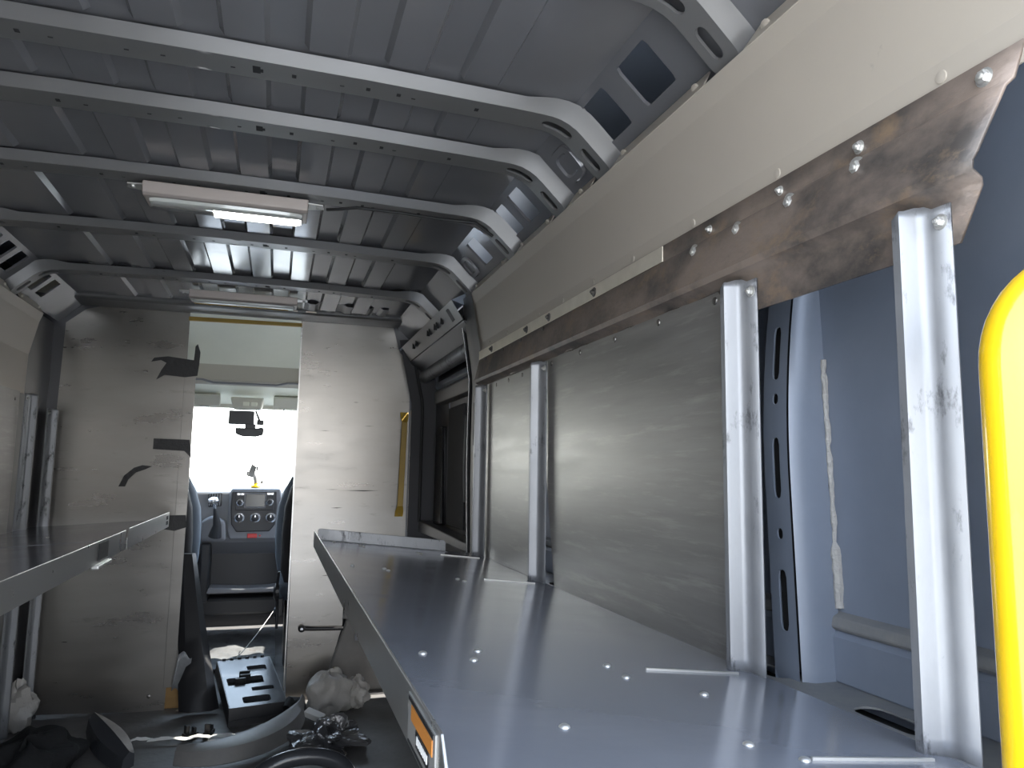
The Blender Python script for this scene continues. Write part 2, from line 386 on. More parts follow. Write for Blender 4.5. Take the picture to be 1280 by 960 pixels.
# ------------------------------------------------------------------ roof ribs
def rib_path():
    P = [(-0.815, 1.735), (-0.708, 1.838), (-0.60, 1.8425), (-0.3, 1.849), (0, 1.851), (0.3, 1.849), (0.60, 1.8425), (0.708, 1.838), (0.815, 1.735)]
    out = []
    for i, p in enumerate(P):
        if i in (1, 7):
            a = Vector(P[i - 1]); b = Vector(p); c = Vector(P[i + 1])
            d1 = (a - b).normalized() * 0.045; d2 = (c - b).normalized() * 0.045
            for k in range(7):
                t = k / 6; out.append((b + d1) * (1 - t) ** 2 + b * 2 * t * (1 - t) + (b + d2) * t ** 2)
        else: out.append(Vector(p))
    return out
RP = rib_path(); RS = [0.0]
for a, b in zip(RP[:-1], RP[1:]): RS.append(RS[-1] + (b - a).length)
RL = RS[-1]
def rib_at(s):
    s = max(0, min(RL, s))
    for i in range(len(RP) - 1):
        if s <= RS[i + 1] + 1e-9:
            t = (s - RS[i]) / (RS[i + 1] - RS[i]); p = RP[i].lerp(RP[i + 1], t)
            def tg(j): return (RP[min(j + 1, len(RP) - 1)] - RP[max(j - 1, 0)]).normalized()
            d = tg(i).lerp(tg(i + 1), t).normalized()
            return p, Vector((-d.y, d.x))      # outward (up) normal
    return RP[-1], Vector((0, 1))
def rib_mesh(y, w=0.033, slots=True):
    def wid(s):
        e = min(s, RL - s)
        return w * (1.0 if e > 0.03 else 0.55 + 0.45 * math.sqrt(max(0, 1 - ((0.03 - e) / 0.03) ** 2)))
    def mp(s, t, d):
        p, n = rib_at(s); k = wid(s) / w
        # bottom |t|<=w, sides climb towards the skin
        if abs(t) <= w + 1e-9: dy, h = t * k, d
        else:
            e = abs(t) - w; dy = math.copysign(w * k + e * 0.32, t); h = e + d
        leg = max(0.0, min(1.0, (0.24 - min(s, RL - s)) / 0.10)); h *= (0.50 + 0.40 * leg)
        return (XC + p.x + n.x * h, y + dy, p.y + n.y * h)
    m = MB()
    if slots:
        c = [(0, 0.022, None), (0.022, 0.092, (0.056, 0.002, 0.030, 0.0125, 0.0124, 0.007)), (0.092, 0.112, None), (0.112, 0.196, (0.153, 0.002, 0.036, 0.0125, 0.0124, 0.007))]
        ce = c + [(0.196, RL - 0.196, None)] + [(RL - b, RL - a, (RL - h[0], h[1], *h[2:]) if h else None) for a, b, h in reversed(c)]
    else: ce = [(0, RL, None)]
    m.plate(ce, -w, w, mp, step=0.02, tstep=0.011)
    m.plate([(0, RL, None)], w, w + 0.046, mp, step=0.02, tstep=0.012)
    m.plate([(0, RL, None)], -w - 0.046, -w, mp, step=0.02, tstep=0.012)
    for s in (0, RL):      # rounded foot end
        m.grid([-w + 2 * w * i / 8 for i in range(9)], [0, 0.015, 0.034], lambda t, d, s=s: mp(s, t, d))
    return m
rib_labels = ['grey roof rib nearest the open rear, only its slotted foot in view',
              'grey roof rib, broad pale band crossing the upper part of the ceiling',
              'grey roof rib close in front of the broad upper one, dish beside its foot',
              'grey roof rib carrying the large lit strip lamp',
              'plain grey roof rib between the two strip lamps',
              'grey roof rib carrying the small far strip lamp']
for k, y in enumerate(RIBS):
    r = thing('roof_rib', rib_labels[k], 'roof rib', 'grey ribs across the van roof', (XC, y, ZR))
    o = rib_mesh(y).build('rib_beam', M['rib'], r, smooth=True); o.location = (-XC, -y, -ZR)
    m = MB()
    for hx in (-0.52, -0.47, -0.30, -0.25, -0.13, -0.07, 0.05, 0.10, 0.16, 0.25, 0.30, 0.36, 0.39, 0.52):
        p, n = rib_at(RL / 2 + hx)
        m.box(XC + p.x - 0.004, XC + p.x + 0.004, y - 0.004 + (0.008 if int(hx * 100) % 2 else 0), y + 0.006, p.y - 0.0012, p.y + 0.002)
    p, n = rib_at(RL / 2 + 0.0); m.box(XC + 0.085, XC + 0.099, y - 0.012, y + 0.012, p.y - 0.0012, p.y + 0.002)
    build_split(m, 'punched_hole', M['cavity'], r, r)
# front header behind the last lamp: dark channel with bright slots and a wavy closing strip
h = structure('trim_1')
MB().prism([(3.68, 1.90), (3.68, 1.862), (3.70, 1.856), (3.85, 1.852), (3.85, 1.90)], 'x', -0.95, 0.62).build('header_channel', M['rib'], h, bevel=0.004)
m = MB()
for i in range(6):
    x = -0.34 + i * 0.088
    m.box(x, x + 0.05, 3.676, 3.682, 1.8635, 1.8695)
m.build('header_slot', M['bright'], h)
MB().grid([0.06 + 0.42 * i / 60 for i in range(61)], [3.50, 3.58, 3.66], lambda x, y: (x, y, 1.872 + 0.008 * max(-0.6, min(0.6, math.sin((x - 0.06) * 2 * PI / 0.085)))) ).build('wavy_strip', M['rib'], h, solid=0.002)

# ------------------------------------------------------------------ sliding door on the right
d1 = structure('door_1')
# C pillar: dark flank beside the wall panel, inner return with sealing edge
def cpil(z):    # leading edge of the pillar along Y
    return 2.70 + 0.05 * math.sin(max(0, min(1, (1.72 - z) / 1.0)) * PI)
zz = [0.0, 0.4, 0.8, 1.0, 1.2, 1.35, 1.45, 1.55, 1.65, 1.74]
def xin(z): return 0.685 if z < 1.45 else 0.685 - (z - 1.45) * 0.19
MB().grid(zz, [0, 0.35, 0.7, 1.0], lambda z, t: (xin(z) + (0.0 if t < 0.9 else 0.02), 2.50 + t * (cpil(z) - 2.50), z)).build('rear_pillar', M['doorpaint'], d1, smooth=True)
MB().grid(zz, [0, 0.5, 1.0], lambda z, t: (xin(z) + 0.02 + t * 0.10, cpil(z) + t * 0.02, z)).build('rear_return', M['doorpaint'], d1, smooth=True)
MB().tube([(xin(z) + 0.012, cpil(z) + 0.004, z) for z in [0.4 + 1.3 * i / 24 for i in range(25)]], 0.007, 8).build('door_seal', M['rubber'], d1, smooth=True)
MB().tube([(xin(z) + 0.002, cpil(z) - 0.012, z) for z in [0.78 + 0.90 * i / 24 for i in range(25)]], 0.0022, 6).build('seal_edge', M['silver'], d1, smooth=True)
m = MB().box(0.682, 0.694, 2.60, 2.635, 1.20, 1.36); m.box(0.682, 0.69, 2.61, 2.63, 0.95, 1.05)
m.build('pillar_opening', M['cavity'], d1, bevel=0.004)
# header over the opening
def mph(s, t, d): return (0.585 + 0.045 * t + 0.5 * d, s, 1.735 - 0.07 * t + 0.6 * d)
cells = [(2.62, 2.70, None), (2.70, 2.76, (2.73, 0.5, 0.022, 0.32, 0.006, 0.02)), (2.76, 3.75, None)]
MB().plate(cells, 0, 1, mph, step=0.3, tstep=0.5).build('header_face', M['rib'], d1)
m = MB()
for y in (2.86, 2.95, 2.99, 3.10, 3.14, 3.42, 3.50):
    m.box(0.597, 0.61, y, y + 0.008, 1.69, 1.715)
m.build('header_notch', M['cavity'], d1)
MB().prism([(0.63, 1.665), (0.72, 1.665), (0.74, 1.60), (0.70, 1.60)], 'y', 2.62, 3.78).build('header_underside', M['doorpaint'], d1, bevel=0.01)
m = MB(); m.lathe([(0.03, 0), (0.032, 0.01), (0.032, 1.0), (0.03, 1.01)], (0.705, 2.72, 1.585), (0, 1, 0), 16); m.build('door_roller_track', M['post'], d1, smooth=True)
MB().prism([(0.585, 1.735), (0.675, 1.782), (0.70, 1.78), (0.63, 1.72)], 'y', 2.62, 3.84).build('header_top', M['body'], d1)
# door leaf
m = MB().box(0.765, 0.785, 2.62, 3.396, 0.02, 1.70); m.box(0.765, 0.785, 3.412, 3.80, 0.02, 1.70); m.box(0.765, 0.785, 3.396, 3.412, 0.02, 1.0)
m.build('door_leaf', M['doorpaint'], d1)      # a thin upright gap lets a blade of sun onto the floor
m = MB().prism([(0.765, 1.425), (0.735, 1.435), (0.730, 1.49), (0.745, 1.505), (0.765, 1.505)], 'y', 2.72, 3.60); m.build('door_mid_rail', M['rib'], d1, bevel=0.004)
MB().prism([(0.745, 1.505), (0.735, 1.515), (0.737, 1.54), (0.765, 1.545)], 'y', 2.72, 3.60).build('door_rail_cap', M['body'], d1, bevel=0.003)
MB().box(0.752, 0.766, 2.70, 3.62, 1.545, 1.66).build('door_upper_recess', M['dashdark'], d1, bevel=0.005)
MB().prism([(3.425, 0.86), (3.60, 0.84), (3.59, 1.30), (3.46, 1.32)], 'x', 0.74, 0.768).build('door_front_stile', M['glossblack'], d1, bevel=0.006)
m = MB()
for (a, b) in ((2.70, 3.02), (3.06, 3.38)):
    m.prism([(a, 0.86), (b, 0.86), (b, 1.40), (a + 0.02, 1.40)], 'x', 0.755, 0.766)
m.build('door_inner_panel', M['door_card'], d1, bevel=0.015)
m = MB().tube([(0.752, 3.02 + 0.02 * math.sin(i / 19 * PI), 0.98 + 0.36 * i / 19) for i in range(20)], 0.006, 8); m.build('door_pull_rod', M['rib'], d1, smooth=True)
MB().prism([(2.60, 0.80), (3.80, 0.80), (3.80, 0.86), (2.60, 0.83)], 'x', 0.70, 0.766).build('door_lower_trim', M['doorpaint'], d1, bevel=0.006)
MB().prism([(0.63, 0.0), (0.90, 0.0), (0.90, 1.97), (0.50, 1.97), (0.50, 1.80), (0.58, 1.68), (0.63, 1.64)], 'y', 3.862, 3.872).build('front_bulk', M['doorpaint'], d1)  # dark plate added behind the bulkhead to stop light leaking from the cab
MB().prism([(-1.22, 0.0), (-0.95, 0.0), (-0.95, 1.70), (-0.86, 1.78), (-0.80, 1.80), (-0.80, 1.97), (-1.22, 1.97)], 'y', 3.862, 3.872).build('front_bulk', M['doorpaint'], wl)  # left-hand plate, added against the same light leak
MB().box(-1.03, -1.015, 3.42, 3.862, 0.0, 1.76).build('front_liner', M['doorpaint'], wl)
# B pillar beside the bulkhead
def bp(z): return 0.652 - (0.22 * max(0, z - 1.45) if z > 1.45 else 0)
MB().grid([0.0, 0.4, 0.8, 1.2, 1.45, 1.6, 1.70, 1.78], [0, 0.5, 1.0], lambda z, t: (bp(z) + t * 0.13, 3.80 - t * 0.10, z)).build('front_pillar', M['doorpaint'], d1, smooth=True)
MB().tube([(bp(z) + 0.05, 3.755, z) for z in [0.85 + 0.82 * i / 20 for i in range(21)]], 0.008, 8).build('door_seal', M['rubber'], d1, smooth=True)
MB().box(0.655, 0.672, 3.80, 3.84, 0.80, 1.42).build('pillar_strip', M['alub'], d1)

# ------------------------------------------------------------------ wall lining panels
def upper_panel(side, y0, y1, label):
    # bent sheet: wall face and a flange turned onto the cant rail, notched round the rib feet
    t = thing('upper_wall_panel', label, 'wall panel', None, (XC + side * 0.84, (y0 + y1) / 2, 1.50))
    prof = [(0.842, 1.512 if side > 0 else 1.395), (0.839, 1.56), (0.811, 1.70), (0.798, 1.736)]
    bot = lambda y: 0.0
    m = MB()
    ysl = []
    y = y0
    n = 40
    m.grid([y0 + (y1 - y0) * i / n for i in range(n + 1)], range(4), lambda y, j: (XC + side * prof[j][0], y + (0.06 * (j / 3) ** 0 * 0 if True else 0), prof[j][1]))
    o = m.build('panel_sheet', M['panel'], t, smooth=False, solid=0.003); o.location = (-t.location.x, -t.location.y, -t.location.z)
    segs = []; a = y0
    for r in RIBS:
        if y0 < r < y1: segs.append((a, r - 0.055)); a = r + 0.055
    segs.append((a, y1))
    m = MB()
    for a, b in segs:
        m.grid([a, b], [0, 1], lambda y, q, a=a: (XC + side * (0.797 + 0.022 * q), y + (0.014 * q if y == a else -0.014 * q), 1.734 + 0.038 * q))
    build_split(m, 'panel_flange', M['panel'], t, t, solid=0.003)
    m = MB()
    for a, b in segs:
        for y in ((a + 0.04, b - 0.04) if b - a > 0.2 else ((a + b) / 2,)):
            m.lathe([(0.010, 0), (0.009, 0.003), (0.003, 0.005)], (XC + side * 0.808, y, 1.752), (-side * 0.86, 0, -0.50), 14)
    for y in (0.59, 0.87, 1.10, 1.33, 1.53, 1.72, 1.90, 2.2, 2.4, 2.56):
        if y0 < y < y1: m.lathe([(0.008, -0.002), (0.007, 0.0006), (0.002, 0.0014)], (XC + side * 0.838, y, 1.543), (-side, 0, -0.1), 14)
    build_split(m, 'panel_rivet', M['panel'], t, t, smooth=True)
    return t
upper_panel(1, 0.20, 2.60, 'large grey sheet lining the upper right wall above the rusted rail')
upper_panel(-1, 0.20, 3.50, 'dark grey sheet lining the upper left wall above the left shelf')

def flat_panel(name, side, x, y0, y1, z0, z1, label, material, edge=0.0):
    # edge: the far lower corner curls away, leaving a dark wedge
    t = thing(name, label, 'wall panel', None, (x, (y0 + y1) / 2, z0))
    n = 24
    # bottom corner at the near end pulls away from the wall
    def fn(y, z):
        k = 0.0
        return (x - side * 0.02 * k, y - edge * max(0, (1.18 - z) / 0.36) * max(0, 1 - (y1 - y) / 0.12), z)
    m = MB().grid([y0 + (y1 - y0) * i / n for i in range(n + 1)], [z0 + (z1 - z0) * i / 8 for i in range(9)], fn)
    o = m.build('panel_sheet', material, t, solid=0.0025); o.location = (-t.location.x, -t.location.y, -t.location.z)
    m = MB()
    for y in [y0 + 0.05 + i * (y1 - y0 - 0.1) / 4 for i in range(5)]:
        m.lathe([(0.007, 0), (0.006, 0.002), (0.002, 0.003)], (x - side * 0.001, y, z1 - 0.035), (-side, 0, 0), 12)
    build_split(m, 'panel_rivet', M['darkbolt'], t, t, smooth=True)
    return t
pA = flat_panel('lower_wall_panel', 1, 0.674, 0.985, 1.845, 0.80, 1.425, 'large scuffed aluminium sheet behind the shelf between second and third posts', M['alu'], edge=0.085)
flat_panel('lower_wall_panel', 1, 0.676, 1.86, 2.50, 0.80, 1.425, 'narrow scuffed aluminium sheet between the two farthest right posts', M['alu'], edge=-0.0)
flat_panel('lower_wall_panel', -1, -1.004, 0.30, 3.44, 0.78, 1.40, 'dark sheet lining the left wall above the left shelf deck', M['alu'])
m = MB()
for i in range(60): m.lathe([(0.0022, 0), (0.0015, 0.001)], (0.6722, 0.992, 0.84 + i * 0.0095), (-1, 0, 0), 6)
o = m.build('perforated_edge', M['cavity'], pA); o['kind'] = 'stuff'; o.location = (-pA.location.x, -pA.location.y, -pA.location.z)

# ------------------------------------------------------------------ rusted steel rail
rail = thing('steel_rail', 'long rust-stained steel rail bolted along the right wall', 'rail', None, (0.68, 1.5, 1.42))
def off(o, t): o.location = (-t.location.x, -t.location.y, -t.location.z); return o
# section: (inward offset from X=0.683, z)
sec = [(0.010, 1.532), (0.010, 1.500), (0.018, 1.492), (0.031, 1.432), (0.034, 1.424), (0.030, 1.416), (0.014, 1.410), (0.010, 1.404), (0.010, 1.352)]
def rend(z): return 0.495 + (1.532 - z) * 0.40 if z > 1.42 else 0.54 + (1.42 - z) * 0.55
def flz(y, z): return z if (z > 1.403 or y < 1.0) else 1.404
ysr = [0.0] + [0.05 * i for i in range(1, 43)]
m = MB().grid(range(len(sec)), list(range(44)), lambda i, j: (0.683 - sec[i][0], rend(sec[i][1]) + (2.50 - rend(sec[i][1])) * j / 43, flz(rend(sec[i][1]) + (2.50 - rend(sec[i][1])) * j / 43, sec[i][1])))
off(m.build('rail_web', M['rail'], rail, smooth=True, solid=0.004), rail)
off(MB().box(0.6685, 0.6705, 1.20, 2.52, 1.501, 1.531).build('top_strip', M['bright'], rail, bevel=0.0006), rail)['label'] = 'bright bare metal strip along the top edge'  # reflected light on the far top flange, painted as a pale strip
def bolt(o, ax, r, hexh=True, washer=True):
    m = MB()
    if washer: m.lathe([(r * 1.55, 0), (r * 1.55, 0.0015), (r * 1.3, 0.002)], o, ax, 18)
    m.lathe([(r, 0.001), (r, 0.006), (r * 0.75, 0.0075)], o, ax, 6)
    m.lathe([(r * 0.42, 0.006), (r * 0.42, 0.010), (r * 0.2, 0.0105)], o, ax, 10)
    return m
for y, z, r, k in ((0.538, 1.515, 0.0075, 'zinc'), (0.710, 1.514, 0.0065, 'zinc'), (0.708, 1.486, 0.0085, 'zinc'), (0.862, 1.514, 0.0055, 'zinc'), (0.834, 1.486, 0.0085, 'zinc'),
                (1.044, 1.514, 0.0055, 'zinc'), (0.957, 1.485, 0.0085, 'zinc'), (1.081, 1.485, 0.0085, 'zinc')):
    off(bolt((0.673 if z > 1.5 else 0.666, y, z), (-1, 0, -0.15 if z < 1.5 else 0), r).build('bolt', M[k], rail), rail)
for y in (1.513, 1.807, 1.991, 2.356):
    off(bolt((0.6685, y, 1.515), (-1, 0, 0), 0.007).build('bolt', M['darkbolt'], rail), rail)
for y in (1.83, 2.02, 2.20, 2.40):
    off(bolt((0.665, y, 1.488), (-1, 0, -0.2), 0.0055, washer=False).build('bolt', M['darkbolt'], rail), rail)

# ------------------------------------------------------------------ shelf posts
def post(side, x, y, z0, z1, label, w=0.042, dp=0.031, group='shelf posts along the walls'):
    t = thing('shelf_post', label, 'post', group, (x, y, z0))
    # (inward u, along y): flange on the wall, rounded bend, wide leg, small return lip
    pr = [(0.002, -w * 0.5), (0.003, w * 0.05), (0.007, w * 0.20), (0.010, w * 0.30), (0.015, w * 0.35), (dp - 0.004, w * 0.43), (dp, w * 0.47), (dp, w * 0.68), (dp - 0.003, w * 0.74)]
    zs = [z0, z0 + 0.02] + [z0 + 0.02 + (z1 - z0 - 0.05) * i / 6 for i in range(1, 7)] + [z1 - 0.012, z1]
    def fn(i, z):
        u, yy = pr[i]
        zc = z
        if z == z1: zc = z1 - (0.012 if i >= 7 else (0.004 if i >= 5 else 0.0)) - (0.004 if i < 2 else 0)
        return (-side * u, yy, zc - z0)
    MB().grid(range(len(pr)), zs, fn).build('post_channel', M['post'], t, smooth=True, solid=0.0025)
    bolt((-side * 0.0035, -w * 0.22, z1 - z0 - 0.022), (-side, 0, 0), 0.0055).build('post_bolt', M['zinc'], t)
    MB().grid([0.0, 0.03], [-0.02, 0.025], lambda u, yy: (-side * u, yy, 0.0015)).build('foot_tab', M['post'], t, solid=0.002)
    return t
post(1, 0.672, 0.605, 0.824, 1.402, 'galvanised upright post nearest the yellow grab handle')
post(1, 0.668, 0.935, 0.824, 1.402, 'galvanised upright post beside the slotted blue-grey body pillar')
post(1, 0.668, 1.832, 0.824, 1.402, 'galvanised upright post between the two scuffed aluminium sheets')
post(1, 0.668, 2.415, 0.824, 1.402, 'galvanised upright post next to the dark sliding door')
post(-1, -1.000, 3.52, 0.02, 1.402, 'dull upright post on the left wall rising through the left shelf', w=0.06)
t = post(-1, -0.985, 3.78, 0.02, 1.36, 'pinkish upright post tucked against the left bulkhead sheet', w=0.05)

# ------------------------------------------------------------------ shelves
def deck_z(side, x):
    if side > 0: return 0.880 - (x - 0.13) * 0.1035
    return 0.870 + (x + 0.45) * 0.060
def shelf(side, xa, xb, y0, y1, label, rivets, lip_top, lip_bot, group):
    # xa: aisle edge, xb: wall edge
    t = thing('folding_shelf', label, 'shelf', group, ((xa + xb) / 2, (y0 + y1) / 2, deck_z(side, (xa + xb) / 2)))
    m = MB().grid([xa + (xb - xa) * i / 8 for i in range(9)], [y0 + (y1 - y0) * i / 16 for i in range(17)], lambda x, y: (x, y, deck_z(side, x)))
    off(m.build('deck', M['deck'], t, solid=0.003), t)
    # front lip: folded strip with a chamfered rear corner and a turned-in foot
    e = 0.045
    m = MB().prism([(y0 + e, lip_top), (y1, lip_top), (y1, lip_bot), (y0 + 0.015, lip_bot), (y0 + 0.015, lip_top - e * 0.7)], 'x', xa - 0.0015, xa + 0.0015)
    m.box(min(xa, xa + side * 0.03), max(xa, xa + side * 0.03), y0 + 0.02, y1, lip_bot, lip_bot + 0.003)
    off(m.build('front_lip', M['lip'], t, bevel=0.0007), t)
    for (x, y) in rivets:
        m = MB().lathe([(0.0058, 0.0016), (0.0052, 0.0032), (0.0035, 0.0044), (0.0012, 0.0048)], (x, y, deck_z(side, x)), (0, 0, 1), 14)
        off(m.build('rivet', M['zinc'], t, smooth=True), t)
    return t
rv = [(0.269, 0.989), (0.189, 0.959), (0.25, 0.936), (0.435, 0.939), (0.435, 0.882), (0.506, 0.816), (0.446, 0.642), (0.479, 0.603), (0.272, 0.682),
      (0.425, 1.756), (0.435, 1.727), (0.188, 1.857), (0.263, 1.843), (0.268, 1.814), (0.188, 2.46), (0.267, 2.424), (0.275, 2.40), (0.44, 2.349), (0.445, 2.325)]
sh = shelf(1, 0.13, 0.672, 0.53, 2.53, 'wide brushed aluminium shelf along the right wall with raised end stop', rv, 0.908, 0.856, 'folding shelves')
m = MB()
for (x0, x1, y) in ((0.488, 0.632, 0.930), (0.488, 0.632, 0.605), (0.50, 0.632, 1.79), (0.512, 0.64, 2.35)):
    m.prism([(x0, deck_z(1, x0) + 0.0014), (x1, deck_z(1, x1) + 0.0014), (x1, deck_z(1, x1) + 0.0042), (x0, deck_z(1, x0) + 0.0042)], 'y', y - 0.0016, y + 0.0016)
build_split(m, 'deck_seam', M['zinc'], sh, sh)
m = MB()
m.prism([(0.140, deck_z(1, 0.140)), (0.562, deck_z(1, 0.562)), (0.562, deck_z(1, 0.562) + 0.030), (0.555, deck_z(1, 0.555) + 0.037), (0.145, deck_z(1, 0.145) + 0.037), (0.140, deck_z(1, 0.140) + 0.032)], 'y', 2.505, 2.511)
m.prism([(0.140, deck_z(1, 0.140) + 0.001), (0.562, deck_z(1, 0.562) + 0.001), (0.562, deck_z(1, 0.562) + 0.003), (0.140, deck_z(1, 0.140) + 0.003)], 'y', 2.47, 2.511)
off(m.build('end_stop', M['post'], sh, bevel=0.001), sh)
# sticker on the lip near the rear corner
m = MB().box(0.1270, 0.1284, 0.585, 0.705, 0.8605, 0.9035); st = off(m.build('sticker', M['sticker'], sh), sh); st['label'] = 'grey and orange printed sticker with black borders'
def on_sticker(name, mt, y0, y1, z0, z1):
    o = MB().box(0.1262, 0.1272, y0, y1, z0, z1).build(name, mt, st); return o
on_sticker('sticker_border', M['black'], 0.59, 0.70, 0.8985, 0.9020)
on_sticker('sticker_border', M['black'], 0.59, 0.70, 0.8620, 0.8640)
on_sticker('orange_band', M['orange'], 0.594, 0.686, 0.8845, 0.8970)
on_sticker('black_plate', M['black'], 0.605, 0.662, 0.8695, 0.8835)
m = MB()
for i in range(7): m.box(0.1256, 0.1263, 0.610 + i * 0.007, 0.6145 + i * 0.007, 0.8735, 0.8800)
build_split(m, 'white_mark', M['paper'], st)
# folding brackets under the right shelf
for y in (0.93, 1.83, 2.42):
    m = MB().prism([(0.16, deck_z(1, 0.16) - 0.004), (0.662, deck_z(1, 0.662) - 0.004), (0.662, deck_z(1, 0.662) - 0.05), (0.16, deck_z(1, 0.16) - 0.022)], 'y', y - 0.012, y + 0.012)
    off(m.build('bracket', M['post'], sh), sh)
lv = [(-0.52, 1.2 + 0.35 * i) for i in range(5)] + [(-0.75, 1.3 + 0.35 * i) for i in range(4)]
s2 = shelf(-1, -0.45, -0.99, 0.60, 2.675, 'long aluminium shelf along the left wall with open cut near its lip end', lv, 0.902, 0.840, 'folding shelves')
m = MB().box(-0.4475, -0.4462, 2.29, 2.41, 0.850, 0.894); off(m.build('lip_window', M['cavity'], s2), s2)['label'] = 'dark rectangular cutout in the lip'
m = MB().box(-0.46, -0.44, 2.27, 2.44, 0.828, 0.840); off(m.build('lip_latch', M['zinc'], s2, bevel=0.003), s2)
s3 = shelf(-1, -0.45, -0.99, 2.695, 3.70, 'short far section of the left aluminium shelf touching the bulkhead sheet', [(-0.52, 2.9), (-0.52, 3.3), (-0.75, 3.0)], 0.904, 0.838, 'folding shelves')
m = MB()
for i in range(2):
    for j in range(2): m.box(-0.4475, -0.4462, 3.60 + i * 0.03, 3.622 + i * 0.03, 0.852 + j * 0.022, 0.868 + j * 0.022)
build_split(m, 'lip_slot', M['cavity'], s3, s3)
for y in (1.2, 2.2):
    m = MB().prism([(-0.48, deck_z(-1, -0.48) - 0.004), (-0.985, deck_z(-1, -0.985) - 0.004), (-0.985, deck_z(-1, -0.985) - 0.05), (-0.48, deck_z(-1, -0.48) - 0.022)], 'y', y - 0.012, y + 0.012)
    off(m.build('bracket', M['post'], s2), s2)

# ------------------------------------------------------------------ bulkhead
bl = thing('bulkhead_panel', 'tall dull aluminium bulkhead sheet left of the cab doorway', 'bulkhead panel', 'bulkhead sheets', (-0.7, 3.86, 0))
m = MB().prism([(-0.975, 0.02), (-0.432, -0.005), (-0.425, 0.9), (-0.436, 1.60), (-0.437, 1.81), (-0.437, 1.858), (-0.80, 1.862), (-0.885, 1.835), (-0.965, 1.765), (-0.972, 1.3), (-0.968, 0.9)][::-1], 'y', 3.852, 3.856)
off(m.build('panel_sheet', M['alub'], bl), bl)
m = MB().box(-0.442, -0.392, 3.845, 3.850, 0.10, 1.60); 
off(m.build('edge_angle', M['alub'], bl, bevel=0.001), bl)
m = MB(); m.lathe([(0.009, 0), (0.008, 0.004), (0.003, 0.006)], (-0.50, 3.851, 0.065), (0, -1, 0), 12)
off(m.build('fixing', M['darkbolt'], bl, smooth=True), bl)
br = thing('bulkhead_panel', 'bright scuffed aluminium bulkhead sheet right of the cab doorway with yellow handle', 'bulkhead panel', 'bulkhead sheets', (0.37, 3.86, 0))
m = MB().prism([(0.098, 0.0), (0.28, 0.0), (0.292, 0.12), (0.352, 0.34), (0.354, 0.70), (0.650, 0.70), (0.650, 1.680), (0.590, 1.722), (0.553, 1.852), (0.086, 1.860), (0.086, 1.815)], 'y', 3.852, 3.856)
off(m.build('panel_sheet', M['alub'], br), br)
m = MB()
for (a, b, z, th) in ((0.30, 0.52, 1.002, 0.0016), (0.36, 0.50, 1.001, 0.0024), (0.24, 0.31, 1.006, 0.001), (0.27, 0.33, 0.915, 0.0018), (0.25, 0.34, 0.652, 0.003), (0.24, 0.33, 0.585, 0.003), (0.42, 0.47, 1.33, 0.001), (0.36, 0.39, 1.45, 0.0012), (0.2, 0.25, 1.30, 0.001)):
    m.prism([(a, z), ((a + b) / 2, z - th), (b, z + th * 0.6), ((a + b) / 2, z + th)], 'y', 3.8508, 3.8525)
build_split(m, 'scratch', M['cavity'], br, br)
# yellow pull handle: standoffs and a bowed flat grip
m = MB()
hz = [0.872 + (1.408 - 0.872) * i / 20 for i in range(21)]
rings = []
for z in hz:
    u = (z - 0.872) / 0.536; e = min(u, 1 - u); lift = 0.030 * min(1, e / 0.10) + 0.004; x = 0.612 + 0.012 * u
    ww = 0.021 if (e < 0.07) else 0.0145
    rings.append([(x - ww, 3.852 - lift - 0.004, z), (x + ww, 3.852 - lift - 0.004, z), (x + ww, 3.852 - lift + 0.004, z), (x - ww, 3.852 - lift + 0.004, z)])
m.loft(rings)
hd = off(m.build('pull_handle', M['ochre'], br, bevel=0.002), br); hd['label'] = 'ochre yellow upright pull handle'
for z, x in ((0.888, 0.612), (1.392, 0.624)):
    off(bolt((x, 3.845, z), (0, -1, 0), 0.007).build('handle_bolt', M['darkbolt'], br), br)
m = MB().prism([(-0.440, 1.814), (0.090, 1.822), (0.090, 1.840), (-0.440, 1.834)], 'y', 3.842, 3.862)
tag(m.build('doorway_header_strip', M['ochre'], bevel=0.002), 'thin ochre yellow strip across the top of the cab doorway', 'trim strip')
m = MB().box(0.086, 0.092, 3.845, 3.875, 0.02, 1.815); off(m.build('doorway_edge', M['lip'], br), br)
m = MB().box(-0.46, -0.24, 3.87, 3.95, 0.0, 0.105)
tag(m.build('threshold_board', M['wood'], bevel=0.003), 'raw wooden board at the foot of the left bulkhead sheet', 'board')
# lever on the right sheet
m = MB().tube([(0.158, 3.845, 0.338), (0.20, 3.835, 0.335), (0.355, 3.835, 0.330)], [0.012, 0.010, 0.009], 10)
o = tag(m.build('door_lever', M['black'], smooth=True), 'black lever arm lying across the lower part of the right bulkhead sheet', 'lever')
MB().lathe([(0.017, 0), (0.017, 0.010), (0.012, 0.014)], (0.158, 3.838, 0.338), (0, -1, 0), 20).build('pivot', M['rubber'], o, smooth=True)
MB().lathe([(0.007, 0), (0.006, 0.003)], (0.158, 3.823, 0.338), (0, -1, 0), 12).build('pivot_cap', M['silver'], o, smooth=True)['label'] = 'pale round pivot cap'
